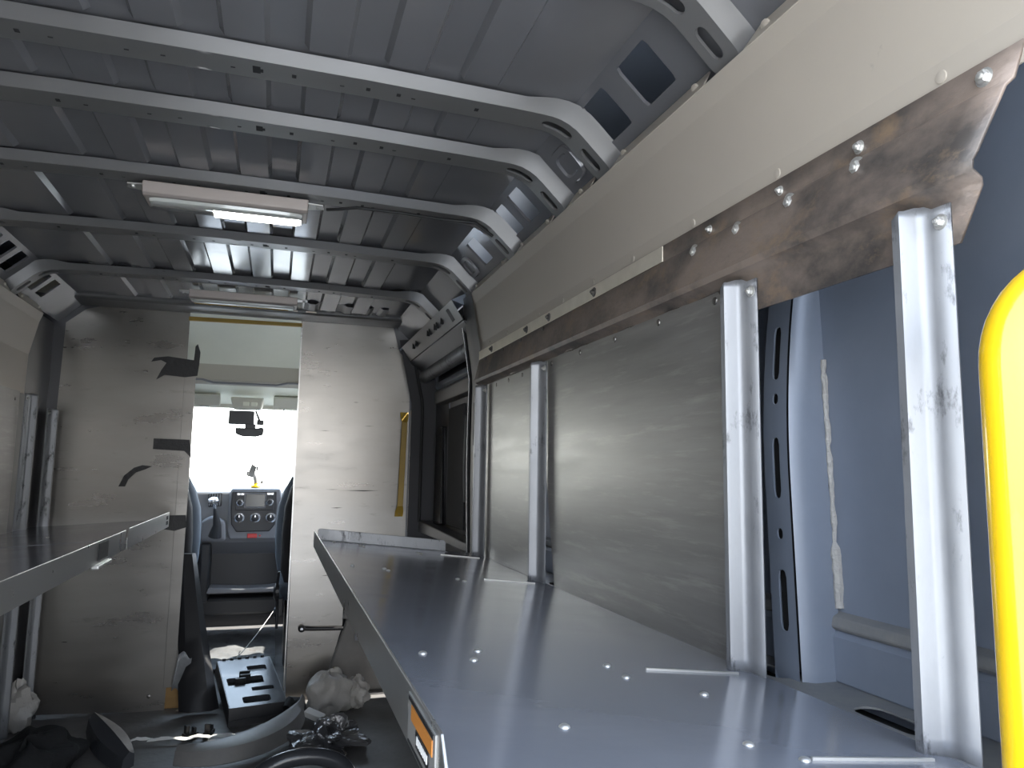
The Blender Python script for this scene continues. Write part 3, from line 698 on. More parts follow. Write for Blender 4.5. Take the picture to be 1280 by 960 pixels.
# black tape strips stuck to the left sheet
def tapestrip(pts, label, dy=0.002, material='tape'):
    m = MB(); n = len(pts[0])
    rings = [[(x, 3.8515 - dy - 0.0015 * math.sin(i * 1.7), z) for i, (x, z) in enumerate(p)] for p in pts]
    m.loft(rings, closed=False, caps=False)
    return tag(m.build('tape_strip', M[material], solid=0.0018), label, 'tape', 'black tape on the bulkhead')
def fan(poly, label, y=3.849, bulge=0.0):
    m = MB(); m.prism(poly, 'y', y - 0.002, y); return tag(m.build('tape_strip', M['tape']), label, 'tape', 'black tape on the bulkhead')
fan([(-0.592, 1.602), (-0.580, 1.622), (-0.52, 1.632), (-0.405, 1.620), (-0.402, 1.688), (-0.392, 1.700), (-0.378, 1.66), (-0.380, 1.60), (-0.385, 1.545), (-0.44, 1.535), (-0.53, 1.542), (-0.565, 1.517), (-0.545, 1.565), (-0.525, 1.600), (-0.55, 1.612)][::-1], 'torn bunch of black tape near the top of the left doorway edge', 3.843)
fan([(-0.557, 1.188), (-0.557, 1.238), (-0.40, 1.236), (-0.388, 1.15), (-0.42, 1.182)][::-1], 'straight black tape strip halfway up the left doorway edge', 3.843)
fan([(-0.692, 1.012), (-0.672, 1.062), (-0.632, 1.100), (-0.598, 1.112), (-0.555, 1.108), (-0.585, 1.092), (-0.622, 1.078), (-0.652, 1.045), (-0.664, 1.012)][::-1], 'curled loose black tape scrap on the middle of the left sheet', 3.850)
fan([(-0.52, 0.822), (-0.47, 0.880), (-0.395, 0.882), (-0.388, 0.825), (-0.44, 0.808)][::-1], 'short black tape strip at shelf height on the left doorway edge', 3.843)

# ------------------------------------------------------------------ strip lamps
def lamp(x0, x1, y0, y1, zt, label, emissive):
    t = thing('strip_lamp', label, 'lamp', 'roof strip lamps', ((x0 + x1) / 2, (y0 + y1) / 2, zt))
    zb = zt - 0.040
    m = MB().prism([(y0, zt), (y0 + 0.004, zb + 0.010), (y0 + 0.012, zb + 0.004), (y1 - 0.012, zb + 0.010), (y1, zb + 0.016), (y1, zt)], 'x', x0, x1)
    off(m.build('lamp_housing', M['lamphouse'], t, bevel=0.003), t)
    a, b = (x1 - x0) / 2 - 0.012, (y1 - y0) / 2 - 0.018; c = ((x0 + x1) / 2, (y0 + y1) / 2)
    rings = []
    for k, h in ((1.0, 0.0), (0.98, 0.008), (0.93, 0.012)):
        ring = []
        for j in range(40):
            an = 2 * PI * j / 40; ca, sa = math.cos(an), math.sin(an); q = (abs(ca) ** 8 + abs(sa) ** 8) ** (-1 / 8)
            xx = c[0] + ca * q * (a - 0.05 * (1 - k)); yy = c[1] + sa * q * (b - (1 - k) * 0.15)
            ring.append((xx, yy, zb + 0.007 - h + 0.075 * (yy - c[1])))
        rings.append(ring)
    off(MB().loft(rings).build('lamp_lens', M['lens'], t, smooth=True), t)
    if emissive:  # white emissive strip over one half of the lens
        m = MB().prism([(x0 + 0.170, c[1] - 0.036), (x1 - 0.030, c[1] - 0.034), (x1 - 0.016, c[1] - 0.016), (x1 - 0.016, c[1] + 0.020), (x1 - 0.030, c[1] + 0.036), (x0 + 0.170, c[1] + 0.036)], 'z', zb - 0.0068, zb - 0.0045)
        off(m.build('lit_strip', M['led'], t), t)['label'] = 'glowing white light strip'
    for xx, s in ((x0, -1), (x1, 1)):
        m = MB().prism([(xx, y0 + 0.02), (xx + s * 0.040, y0 + 0.025), (xx + s * 0.044, y0 + 0.055), (xx, y0 + 0.07)], 'z', zt - 0.006, zt - 0.002)
        m.lathe([(0.006, 0), (0.006, 0.004), (0.003, 0.006)], (xx + s * 0.028, y0 + 0.04, zt - 0.006), (0, 0, -1), 10)
        off(m.build('end_bracket', M['zinc'], t), t)
    return t
lamp(-0.368, 0.048, 2.045, 2.180, ZR - 0.002, 'larger strip lamp under the roof, glowing white on one half', True)
lamp(-0.382, 0.052, 3.275, 3.405, ZR - 0.002, 'dull unlit strip lamp close to the bulkhead', False)
# cable running from the larger lamp along its rib
pts = [(0.100, 2.09, 1.836), (0.13, 2.07, 1.834), (0.18, 2.05, 1.838), (0.30, 2.04, 1.8345), (0.42, 2.045, 1.832), (0.52, 2.03, 1.828), (0.57, 2.02, 1.79)]
cp = []
for i in range(len(pts) - 1):
    for k in range(6):
        a = Vector(pts[i]).lerp(Vector(pts[i + 1]), k / 6); cp.append(a)
cp.append(Vector(pts[-1]))
tag(MB().tube(cp, 0.0045, 8).build('lamp_cable', M['rubber'], smooth=True), 'black cable running along the rib from the lit strip lamp', 'cable')

# ------------------------------------------------------------------ yellow grab handle by the rear opening
gh = thing('grab_handle', 'thick glossy yellow tubular grab handle at the rear corner', 'handle', None, (0.566, 0.44, 0.6))
pa = [(0.552, 0.44, 0.52 + 0.1 * i) for i in range(7)]
for k in range(13):
    an = PI / 2 * k / 12
    pa.append((0.552 + 0.085 * (1 - math.cos(an)), 0.44 - 0.02 * (1 - math.cos(an)), 1.195 + 0.085 * math.sin(an)))
pa += [(0.66, 0.415, 1.281), (0.72, 0.40, 1.281)]
off(MB().tube(pa, 0.0185, 24).build('handle_tube', M['yellow'], gh, smooth=True), gh)
off(MB().lathe([(0.035, 0), (0.035, 0.006), (0.02, 0.008)], (0.724, 0.40, 1.281), (-1, 0, 0), 20).build('wall_flange', M['yellow'], gh, smooth=True), gh)
off(MB().tube([(0.552, 0.44, 0.53), (0.60, 0.43, 0.49), (0.70, 0.41, 0.48)], 0.0185, 20).build('lower_bend', M['yellow'], gh, smooth=True), gh)

# ------------------------------------------------------------------ cab: windscreen, headliner, dash, seats
win = structure('window_1')
MB().grid([-1.05 + 1.77 * i / 8 for i in range(9)], [i / 6 for i in range(7)], lambda x, t: (x, 5.68 - 0.80 * t - 0.12 * ((x - XC) / 0.9) ** 2, 0.96 + 0.53 * t)).build('windscreen_glass', M['glass'], win)
MB().box(-1.15, 0.82, 4.86, 4.93, 1.475, 1.60).build('windscreen_header', M['cabtrim'], win)
for s in (-1, 1):
    MB().tube([(XC + s * 0.90, 5.56, 0.92), (XC + s * 0.86, 4.80, 1.55)], 0.045, 10).build('windscreen_pillar', M['cabtrim'], win, smooth=True)
hl = structure('trim_2')
prof = [(3.87, 1.862), (4.15, 1.835), (4.36, 1.765), (4.44, 1.685), (4.465, 1.60), (4.50, 1.575), (4.62, 1.56), (4.90, 1.485)]
MB().grid([-1.1 + 1.87 * i / 10 for i in range(11)], range(4), lambda x, j: (x, *prof[j])).build('headliner', M['fabric'], hl, smooth=True)
MB().grid([-1.1 + 1.87 * i / 40 for i in range(41)], [3, 4, 5], lambda x, j: (x, prof[j][0] + 0.0, prof[j][1])).build('overhead_shelf_face', M['cabtrim'], hl, smooth=True)
MB().tube([(-1.0, 4.46, 1.598), (-0.42, 4.46, 1.598), (-0.36, 4.46, 1.583), (-0.02, 4.46, 1.583), (0.04, 4.46, 1.598), (0.7, 4.46, 1.598)], 0.006, 8).build('overhead_shelf_edge', M['dash'], hl, smooth=True)
MB().grid([-1.1 + 1.87 * i / 10 for i in range(11)], [5, 6, 7], lambda x, j: (x, *prof[j])).build('lower_headliner', M['fabric'], hl, smooth=True)
for s, nm in ((-1, 'side'), (1, 'side')):
    m = MB().box(XC + s * 0.93 - 0.01, XC + s * 0.93 + 0.01, 3.88, 5.65, 0.0, 1.0); m.build('cab_door', M['dash'], hl)
    MB().box(XC + s * 0.93 - 0.02, XC + s * 0.93 + 0.02, 3.88, 4.15, 1.0, 1.9).build('cab_pillar', M['cabtrim'], hl)
    MB().box(XC + s * 0.93 - 0.02, XC + s * 0.93 + 0.02, 4.15, 4.95, 1.50, 1.95).build('cab_header', M['cabtrim'], hl)
MB().box(-1.2, 0.87, 3.86, 4.95, 1.90, 1.97).build('cab_roof', M['cabtrim'], hl)
# sun visors, console light, mirror camera
for x0, x1, lb in ((-0.66, -0.335, 'pale fabric sun visor on the left behind the bulkhead edge'), (-0.035, 0.30, 'pale fabric sun visor right of the overhead light unit')):
    m = MB().prism([(4.66, 1.535), (4.70, 1.545), (4.715, 1.475), (4.69, 1.465)], 'x', x0, x1)
    o = tag(m.build('sun_visor', M['visor'], bevel=0.008, smooth=True), lb, 'sun visor', 'sun visors')
    MB().box((x0 + x1) / 2 - 0.03 if x0 > -0.3 else x1 - 0.11, (x0 + x1) / 2 + 0.02 if x0 > -0.3 else x1 - 0.06, 4.674, 4.684, 1.462, 1.468).build('visor_clip', M['dash'], o)
oc = thing('overhead_console', 'pale overhead light unit in the middle above the windscreen', 'overhead light', None, (-0.17, 4.68, 1.52))
off(MB().prism([(-0.275, 1.520), (-0.085, 1.520), (-0.100, 1.452), (-0.26, 1.452)], 'y', 4.60, 4.72).build('console_body', M['visor'], oc, bevel=0.01), oc)
for x in (-0.205, -0.160): off(MB().box(x, x + 0.035, 4.594, 4.602, 1.468, 1.492).build('console_button', M['fabric'], oc, bevel=0.003), oc)
mc = thing('dash_camera', 'black box screen hanging under the overhead light unit', 'dash camera', None, (-0.2, 4.72, 1.41))
off(MB().box(-0.285, -0.140, 4.70, 4.73, 1.365, 1.448).build('camera_body', M['dashdark'], mc, bevel=0.006), mc)
off(MB().box(-0.125, -0.085, 4.70, 4.72, 1.365, 1.395).build('camera_mount', M['dashdark'], mc, bevel=0.004), mc)
off(MB().prism([(-0.14, 1.45), (-0.128, 1.45), (-0.100, 1.388), (-0.116, 1.388)], 'y', 4.705, 4.715).build('camera_bracket', M['dashdark'], mc), mc)
rm = thing('rear_mirror', 'wide dark rear view mirror below the black screen box', 'mirror', None, (-0.17, 4.72, 1.32))
off(MB().prism([(-0.245, 1.345), (-0.08, 1.345), (-0.085, 1.305), (-0.125, 1.293), (-0.20, 1.293), (-0.24, 1.308)], 'y', 4.70, 4.72).build('mirror_body', M['dashdark'], rm, bevel=0.006), rm)
off(MB().box(-0.19, -0.13, 4.702, 4.718, 1.34, 1.37).build('mirror_stalk', M['dashdark'], rm), rm)
cp = [(-0.115, 4.71, 1.345), (-0.06, 4.71, 1.352), (-0.01, 4.70, 1.385), (0.012, 4.69, 1.43), (0.03, 4.68, 1.466)]
tag(MB().tube(cp, 0.003, 7).build('camera_cable', M['dashdark'], smooth=True), 'thin dark cable curving from the mirror up to the right sun visor', 'cable')

# dashboard
MB().box(-1.22, 0.90, 5.72, 5.75, 0.0, 0.97).build('firewall', M['dashdark'], win)
db = thing('dashboard', 'dark plastic van dashboard with radio seen through the doorway', 'dashboard', None, (-0.15, 5.2, 0.6))
dp = [(5.02, 0.955), (5.10, 0.985), (5.62, 0.985), (5.62, 0.56), (5.16, 0.56), (5.06, 0.64), (5.01, 0.72)]
off(MB().prism(dp, 'x', -1.08, 0.74).build('dash_body', M['dash'], db, bevel=0.015, seg=3), db)
# centre stack bulging towards the seats
m = MB().prism([(-0.258, 0.978), (0.035, 0.980), (0.045, 0.93), (0.040, 0.73), (0.015, 0.665), (-0.255, 0.665), (-0.270, 0.72), (-0.268, 0.93)], 'y', 4.965, 5.03)
off(m.build('centre_stack', M['dash'], db, bevel=0.012, seg=3), db)
m = MB().prism([(-0.252, 0.962), (0.012, 0.964), (0.018, 0.87), (0.012, 0.76), (-0.02, 0.715), (-0.215, 0.712), (-0.248, 0.76), (-0.256, 0.87)], 'y', 4.955, 4.968)
off(m.build('stack_face', M['dashdark'], db, bevel=0.006), db)
rd = off(MB().prism([(-0.232, 0.962), (-0.002, 0.964), (-0.002, 0.846), (-0.228, 0.844)], 'y', 4.948, 4.96).build('radio', M['dashdark'], db, bevel=0.004), db); rd['label'] = 'silver edged car radio with screen'
MB().box(-0.172, -0.055, 4.943, 4.949, 0.868, 0.945).build('radio_screen', M['screen'], rd, bevel=0.002)
m = MB(); m.prism([(-0.178, 0.862), (-0.05, 0.862), (-0.05, 0.952), (-0.178, 0.952)], 'y', 4.9465, 4.9485); m.build('screen_frame', M['dash'], rd)
for x, z in ((-0.203, 0.893), (-0.027, 0.896)):
    k = MB().lathe([(0.022, 0), (0.022, 0.006), (0.018, 0.008)], (x, 4.948, z), (0, -1, 0), 24).build('radio_knob', M['silver'], rd, smooth=True)
    MB().lathe([(0.0145, 0), (0.0135, 0.014), (0.008, 0.016)], (x, 4.944, z), (0, -1, 0), 20).build('knob_core', M['dashdark'], k, smooth=True)
m = MB()
for x, z in ((-0.212, 0.945), (-0.19, 0.945), (-0.035, 0.948), (-0.015, 0.948)):
    m.box(x - 0.009, x + 0.009, 4.944, 4.949, z - 0.006, z + 0.006)
build_split(m, 'radio_button', M['silver'], rd)
for x in (-0.202, -0.108, -0.016):
    k = off(MB().lathe([(0.031, 0), (0.031, 0.005), (0.026, 0.007)], (x, 4.955, 0.800), (0, -1, 0), 28).build('heater_dial', M['silver'], db, smooth=True), db); k['label'] = 'silver ringed heater dial'
    MB().lathe([(0.023, 0), (0.021, 0.016), (0.014, 0.018)], (x, 4.951, 0.800), (0, -1, 0), 24).build('dial_knob', M['dashdark'], k, smooth=True)
    MB().box(x - 0.003, x + 0.003, 4.930, 4.934, 0.803, 0.817).build('dial_mark', M['silver'], k)
vt = off(MB().prism([(-0.392, 0.948), (-0.312, 0.952), (-0.312, 0.868), (-0.390, 0.862)], 'y', 5.0, 5.022).build('air_vent', M['dashdark'], db, bevel=0.006), db)
m = MB()
for i in range(5): m.box(-0.386 + i * 0.015, -0.381 + i * 0.015, 4.994, 5.002, 0.872, 0.944)
build_split(m, 'vent_slat', M['dash'], vt)
vt2 = off(MB().prism([(0.06, 0.948), (0.14, 0.948), (0.14, 0.868), (0.06, 0.868)], 'y', 5.0, 5.022).build('air_vent', M['dashdark'], db, bevel=0.006), db)
MB().box(0.10, 0.105, 4.994, 5.002, 0.872, 0.944).build('vent_slat', M['dash'], vt2)
off(MB().box(-0.150, -0.092, 4.957, 4.967, 0.674, 0.702).build('hazard_button', M['redbtn'], db, bevel=0.004), db)['label'] = 'red rectangular hazard button'
off(MB().lathe([(0.006, 0), (0.005, 0.004)], (-0.075, 4.964, 0.688), (0, -1, 0), 12).build('small_button', M['redbtn'], db), db)
# lower bin under the centre stack
m = MB().box(-0.40, 0.10, 5.16, 5.19, 0.30, 0.66); m.box(-0.42, -0.36, 5.02, 5.18, 0.28, 0.64)
off(m.build('knee_bin', M['dashdark'], db, bevel=0.012), db)
m = MB().prism([(-0.37, 0.335), (0.06, 0.335), (0.07, 0.372), (0.0, 0.365), (-0.16, 0.362), (-0.36, 0.372)], 'y', 5.0, 5.16); off(m.build('bin_tray', M['dash'], db, bevel=0.008), db)
off(MB().box(-0.44, 0.14, 5.06, 5.2, 0.19, 0.30).build('lower_console', M['dashdark'], db, bevel=0.02), db)
# gear lever on its own raised base
m = MB().prism([(-0.43, 0.66), (-0.27, 0.66), (-0.28, 0.78), (-0.36, 0.815), (-0.42, 0.78)], 'y', 4.93, 5.06); off(m.build('gear_base', M['dash'], db, bevel=0.02, seg=3), db)
gl = thing('gear_lever', 'gear lever with grey knob and gaiter on the dashboard', 'gear lever', None, (-0.34, 4.93, 0.70))
off(MB().tube([(-0.335, 4.935, 0.69), (-0.325, 4.91, 0.76), (-0.34, 4.88, 0.86)], [0.040, 0.024, 0.010], 14).build('gaiter', M['dashdark'], gl, smooth=True), gl)
off(MB().tube([(-0.34, 4.885, 0.85), (-0.347, 4.87, 0.90)], 0.010, 12).build('lever_shaft', M['silver'], gl, smooth=True), gl)
off(MB().lathe([(0.006, 0), (0.024, 0.008), (0.031, 0.022), (0.026, 0.036), (0.010, 0.043)], (-0.347, 4.87, 0.885), (-0.2, -0.2, 1), 20).build('lever_knob', M['silver'], gl, smooth=True), gl)
ph = thing('phone_holder', 'small clamp phone holder standing on the dashboard top', 'phone holder', None, (-0.13, 5.15, 0.985))
off(MB().lathe([(0.036, 0), (0.034, 0.010), (0.016, 0.018), (0.012, 0.03)], (-0.12, 5.12, 0.985), (0, 0, 1), 20).build('suction_base', M['yellow'], ph, smooth=True), ph)
off(MB().tube([(-0.12, 5.12, 1.0), (-0.125, 5.11, 1.045), (-0.14, 5.10, 1.075)], [0.011, 0.013, 0.010], 10).build('holder_stem', M['greytrim'], ph, smooth=True), ph)
m = MB().prism([(-0.175, 1.055), (-0.135, 1.045), (-0.120, 1.115), (-0.150, 1.135)], 'y', 5.085, 5.10); m.box(-0.18, -0.165, 5.07, 5.09, 1.06, 1.085); m.box(-0.12, -0.108, 5.07, 5.09, 1.09, 1.12)
off(m.build('holder_clamp', M['greytrim'], ph, bevel=0.003), ph)
off(MB().lathe([(0.012, 0), (0.012, 0.016)], (-0.075, 5.11, 1.018), (-1, 0, 0.1), 12).build('holder_knob', M['greytrim'], ph, smooth=True), ph)

# seats: rounded backrest, headrest, cushion, base
def seat(xc, label, flip):
    t = thing('cab_seat', label, 'seat', 'cab seats', (xc, 4.45, 0))
    def ring(z, w, y0, y1, k=4.0):
        out = []
        for j in range(28):
            a = 2 * PI * j / 28; ca, sa = math.cos(a), math.sin(a); q = (abs(ca) ** k + abs(sa) ** k) ** (-1 / k)
            out.append((xc + ca * q * w, (y0 + y1) / 2 + sa * q * (y1 - y0) / 2, z))
        return out
    bk = [ring(0.50, 0.235, 4.22, 4.36), ring(0.56, 0.255, 4.20, 4.37), ring(0.75, 0.258, 4.17, 4.34), ring(0.90, 0.250, 4.13, 4.31), ring(1.00, 0.225, 4.11, 4.28), ring(1.08, 0.185, 4.09, 4.25), ring(1.125, 0.13, 4.10, 4.22), ring(1.14, 0.06, 4.12, 4.20)]
    off(MB().loft(bk).build('backrest', M['seat'], t, smooth=True), t)
    for s in (-1, 1):
        rr = [(xc + s * (0.24 if i < 5 else 0.24 - (i - 4) * 0.02), 4.38 - 0.02 * i, 0.55 + 0.085 * i) for i in range(7)]
        off(MB().tube(rr, [0.03, 0.045, 0.05, 0.05, 0.045, 0.04, 0.02], 12).build('side_bolster', M['seatblue'], t, smooth=True), t)
    off(MB().loft([ring(1.17, 0.10, 4.09, 4.17), ring(1.20, 0.13, 4.07, 4.18), ring(1.29, 0.125, 4.06, 4.17), ring(1.33, 0.09, 4.08, 4.15)]).build('headrest', M['seat'], t, smooth=True), t)
    m = MB()
    for s in (-1, 1): m.tube([(xc + s * 0.06, 4.14, 1.09), (xc + s * 0.06, 4.125, 1.20)], 0.007, 8)
    build_split(m, 'headrest_post', M['silver'], t, t, smooth=True)
    off(MB().loft([ring(0.40, 0.24, 4.22, 4.74), ring(0.44, 0.262, 4.20, 4.77), ring(0.53, 0.262, 4.22, 4.77), ring(0.56, 0.22, 4.28, 4.72)]).build('seat_cushion', M['seatblue'], t, smooth=True), t)
    off(MB().box(xc - 0.22, xc + 0.22, 4.26, 4.68, 0.05, 0.40).build('seat_base', M['dashdark'], t, bevel=0.02), t)
    m = MB()
    for s in (-1, 1):
        m.box(xc + s * 0.245 - 0.012, xc + s * 0.245 + 0.012, 4.22, 4.60, 0.33, 0.42)
        m.lathe([(0.045, 0), (0.045, 0.02), (0.03, 0.03)], (xc + s * 0.255, 4.27, 0.45), (s, 0, 0), 18)
        m.lathe([(0.028, 0), (0.028, 0.02), (0.015, 0.025)], (xc + s * 0.255, 4.33, 0.33), (s, 0, 0), 14)
        m.tube([(xc + s * 0.262, 4.22, 0.56), (xc + s * 0.268, 4.24, 0.48), (xc + s * 0.262, 4.26, 0.36), (xc + s * 0.26, 4.25, 0.26)], 0.008, 8)
    build_split(m, 'recliner_part', M['dashdark'], t, t, bevel=0.003)
seat(-0.655, 'dark cab seat on the left half hidden behind the left bulkhead sheet', False)
seat(0.305, 'dark cab seat on the right half hidden behind the right bulkhead sheet', True)

# cab floor: dirty white sheet over the floor, a thin white cord
m = MB().grid([-0.42 + 0.47 * i / 16 for i in range(17)], [4.45 + 0.95 * i / 24 for i in range(25)],
              lambda x, y: (x, y, 0.012 + 0.012 * math.sin(x * 21) * math.sin(y * 13) + 0.006 * math.sin(x * 47 + y * 31)))
tag(m.build('floor_sheet', M['foil'], smooth=True, solid=0.003), 'crumpled dirty white sheet on the cab floor between the seats', 'sheet')
m = MB().tube([(-0.16 + 0.21 * i / 10, 4.60 + 0.30 * i / 10, 0.04 + 0.23 * (i / 10) ** 1.2) for i in range(11)], 0.0022, 6)
tag(m.build('packing_string', M['paper'], smooth=True), 'thin white cord stretched over the white floor sheet', 'cord')

# ------------------------------------------------------------------ loose things on the floor
def put(o_or_t, loc, rot=(0, 0, 0)):
    o_or_t.location = loc; o_or_t.rotation_euler = rot; return o_or_t
# centre console tray: black moulded tray with pockets, leaning on its side
ct = thing('console_tray', 'black moulded centre console tray with pockets lying in the doorway', 'console tray', None, (0, 0, 0))
def mpt(s, t, d): return (s, t, 0.20 + 0.05 * s - d)
w_ = 0.15
cells = [(-0.36, -0.33, None), (-0.33, -0.22, (-0.275, 0.0, 0.045, 0.075, 0.02, 0.06)), (-0.22, -0.19, None), (-0.19, -0.08, (-0.135, -0.05, 0.028, 0.06, 0.008, 0.04)),
         (-0.08, 0.08, (0.0, 0.03, 0.055, 0.10, 0.01, 0.05)), (0.08, 0.11, None), (0.11, 0.23, (0.17, -0.055, 0.045, 0.055, 0.01, 0.05)), (0.23, 0.34, None)]
MB().plate(cells, -w_, w_, mpt, step=0.06, tstep=0.06).build('tray_top', M['tray'], ct)
m = MB().prism([(-0.36, 0.182), (0.34, 0.217), (0.40, 0.0), (-0.40, 0.0)], 'y', w_, w_ + 0.006); m.prism([(-0.36, 0.182), (0.34, 0.217), (0.40, 0.0), (-0.40, 0.0)], 'y', -w_ - 0.006, -w_)
m.add([(-0.36, -w_, 0.182), (-0.36, w_, 0.182), (-0.40, w_, 0.0), (-0.40, -w_, 0.0)], [(0, 1, 2, 3)]); m.box(-0.39, 0.38, -w_, w_, 0.06, 0.066)
m.build('tray_side', M['black'], ct, bevel=0.003)
m = MB()
for x, y, hh in ((0.02, 0.03, 0.06), (0.05, 0.03, 0.08), (-0.02, 0.06, 0.05)): m.box(x - 0.008, x + 0.008, y - 0.03, y + 0.03, 0.15, 0.20 + hh)
build_split(m, 'tray_clip', M['black'], ct, bevel=0.004)
m = MB()
for i in range(6): m.box(0.345, 0.352, -0.12 + i * 0.045, -0.10 + i * 0.045, 0.17, 0.235)
build_split(m, 'tray_tab', M['black'], ct)
put(ct, (-0.065, 3.80, 0.048), (0, math.radians(-11), math.radians(101))); ct.scale = (0.64, 0.80, 0.40)
# tall black trim leaning against the doorway's left side
m = MB()
pr = []
for i in range(14):
    u = i / 13; z = 0.02 + 0.66 * u; x = -0.275 - 0.12 * u ** 0.9; y = 3.74 + 0.32 * u; wd = 0.085 - 0.050 * u
    pr.append([(x - wd, y, z), (x - wd * 0.5, y - 0.025, z), (x + wd * 0.6, y - 0.022, z), (x + wd, y + 0.01, z), (x + wd * 0.6, y + 0.03, z), (x - wd * 0.6, y + 0.03, z)])
m.loft(pr)
tag(m.build('plastic_moulding', M['black'], smooth=True), 'long black trim moulding leaning upright against the doorway left side', 'trim moulding')
m = MB().grid([i / 8 for i in range(9)], [i / 6 for i in range(7)], lambda a, b: (-0.400 + 0.055 * a + 0.02 * b, 3.78 + 0.03 * a, 0.10 + 0.17 * b - 0.03 * a * b + 0.012 * math.sin(a * 7 + b * 5)))
tag(m.build('white_scrap', M['foil'], smooth=True, solid=0.002), 'torn white sheet scrap standing beside the wooden threshold board', 'sheet scrap')
# curved grey trim lying across the floor
m = MB(); rings = []
B0, B1, B2, B3 = Vector((-0.30, 3.14)), Vector((-0.10, 3.05)), Vector((0.13, 3.20)), Vector((0.17, 3.58))
for i in range(25):
    u = i / 24; q = B0 * (1 - u) ** 3 + B1 * 3 * u * (1 - u) ** 2 + B2 * 3 * u * u * (1 - u) + B3 * u ** 3
    d = ((B1 - B0) * (1 - u) ** 2 + (B2 - B1) * 2 * u * (1 - u) + (B3 - B2) * u * u).normalized(); n = Vector((-d.y, d.x))
    w = 0.012 + 0.052 * math.sin(PI * min(1, u * 1.05 + 0.02)) ** 0.7; z = 0.012 + 0.03 * u
    rings.append([(q.x + n.x * k * w, q.y + n.y * k * w, z + hh) for k, hh in ((-1, 0.0), (-0.5, 0.045), (0.4, 0.062), (1, 0.055), (1, 0.048), (0.4, 0.054), (-0.5, 0.037), (-0.9, -0.004))])
m.loft(rings)
tag(m.build('curved_trim', M['greytrim'], smooth=True), 'crescent shaped grey trim panel lying on the floor below the tray', 'trim panel')
# sunlit offcuts in a row behind it
for k, (x, y, sx_, sy_, rz_, lb) in enumerate(((-0.545, 3.40, 0.035, 0.022, 0.3, 'crumpled white paper scrap at the left end of the sunlit line'),
        (-0.46, 3.41, 0.045, 0.012, -0.05, 'short pale strip offcut next to the crumpled white paper'), (-0.36, 3.39, 0.075, 0.012, -0.1, 'longest pale strip offcut in the sunlit line'),
        (-0.245, 3.385, 0.045, 0.014, 0.1, 'pale offcut left of the black clip cluster'), (-0.15, 3.37, 0.055, 0.018, -0.08, 'pale offcut right beside the crescent trim'))):
    m = MB(); n = 6
    m.grid([-1 + 2 * i / n for i in range(n + 1)], [-1, 0, 1], lambda a, b: (sx_ * a, sy_ * b, (0.014 if k else 0.03) * (1 - a * a) * (1 - 0.5 * b * b) + random.uniform(0, 0.006)))
    o = tag(m.build('offcut', M['paper'], solid=0.002, loc=(x, y, 0.012)), lb, 'offcut', 'pale offcuts on the floor'); o.rotation_euler = (0, 0, rz_)
for k, (x, y) in enumerate(((-0.28, 3.44), (-0.21, 3.45))):
    m = MB().box(-0.03, 0.03, -0.015, 0.015, 0, 0.018); m.box(-0.024, -0.008, -0.012, 0.012, 0.016, 0.05); m.box(0.008, 0.02, -0.012, 0.012, 0.016, 0.038)
    o = tag(m.build('black_clip', M['black'], bevel=0.003, loc=(x, y, 0.004)), ('black plastic clip left of its twin beside the sunlit strips', 'black plastic clip right of its twin behind the sunlit strips')[k], 'clip', 'black plastic clips'); o.rotation_euler = (0, 0, 0.5 + k * 0.8)
# plastic bag
def blob(cx, cy, cz, rx, ry, rz_, seed, amp, nu=36, nv=22):
    rnd = random.Random(seed); ph = [(rnd.uniform(0, 6.28), rnd.randint(2, 7), rnd.randint(2, 6)) for _ in range(7)]
    rings = []
    for i in range(nv + 1):
        v = PI * (i + 0.02) / (nv + 0.04); ring = []
        for j in range(nu):
            u = 2 * PI * j / nu
            k = 1 + amp * sum(math.sin(p + a * u) * math.sin(b * v + p) for p, a, b in ph) / 2.2
            ring.append((cx + rx * k * math.sin(v) * math.cos(u), cy + ry * k * math.sin(v) * math.sin(u), max(0.004, cz + rz_ * k * math.cos(v))))
        rings.append(ring)
    return MB().loft(rings)
pb = thing('plastic_bag', 'crumpled pale plastic bag on the floor below the right bulkhead sheet', 'plastic bag', None, (0.32, 3.62, 0))
off(blob(0.285, 3.62, 0.085, 0.105, 0.09, 0.095, 3, 0.16).build('bag_body', M['bag'], pb, smooth=True), pb)
off(blob(0.405, 3.64, 0.075, 0.062, 0.06, 0.062, 9, 0.2).build('bag_knot', M['bag'], pb, smooth=True), pb)
m = blob(0.26, 3.20, 0.03, 0.12, 0.13, 0.050, 21, 0.45, 48, 26)
tag(m.build('crumpled_film', M['clearfilm']), 'shiny crumpled dark film on the floor in front of the plastic bag', 'film')
m = MB().box(-0.045, 0.045, -0.018, 0.018, 0, 0.028); m.box(0.03, 0.05, -0.012, 0.012, 0.006, 0.022)
o = tag(m.build('white_connector', M['paper'], bevel=0.003, loc=(0.215, 3.47, 0.03)), 'small white plastic block leaning at the plastic bag', 'block'); o.rotation_euler = (0.3, 0.25, -0.6)
m = MB().tube([(0.10 + 0.016 * i, 3.54 + 0.03 * math.sin(i), 0.055 + 0.014 * math.sin(i * 1.3)) for i in range(6)], [0.02, 0.035, 0.042, 0.04, 0.03, 0.015], 10)
tag(m.build('wiring_bundle', M['rubber'], smooth=True), 'black taped wiring bundle heaped between tray and plastic bag', 'wiring')
# dark hose loop at the bottom
hp = []
for i in range(30):
    a = PI * (0.02 + 0.96 * i / 29); hp.append((0.14 + 0.17 * math.cos(PI - a), 2.84 + 0.03 * i / 29, -0.012 + 0.105 * math.sin(a)))
tag(MB().tube(hp, 0.030, 16).build('hose', M['tray'], smooth=True), 'thick dark glossy hose arching up from the floor at the bottom', 'hose')
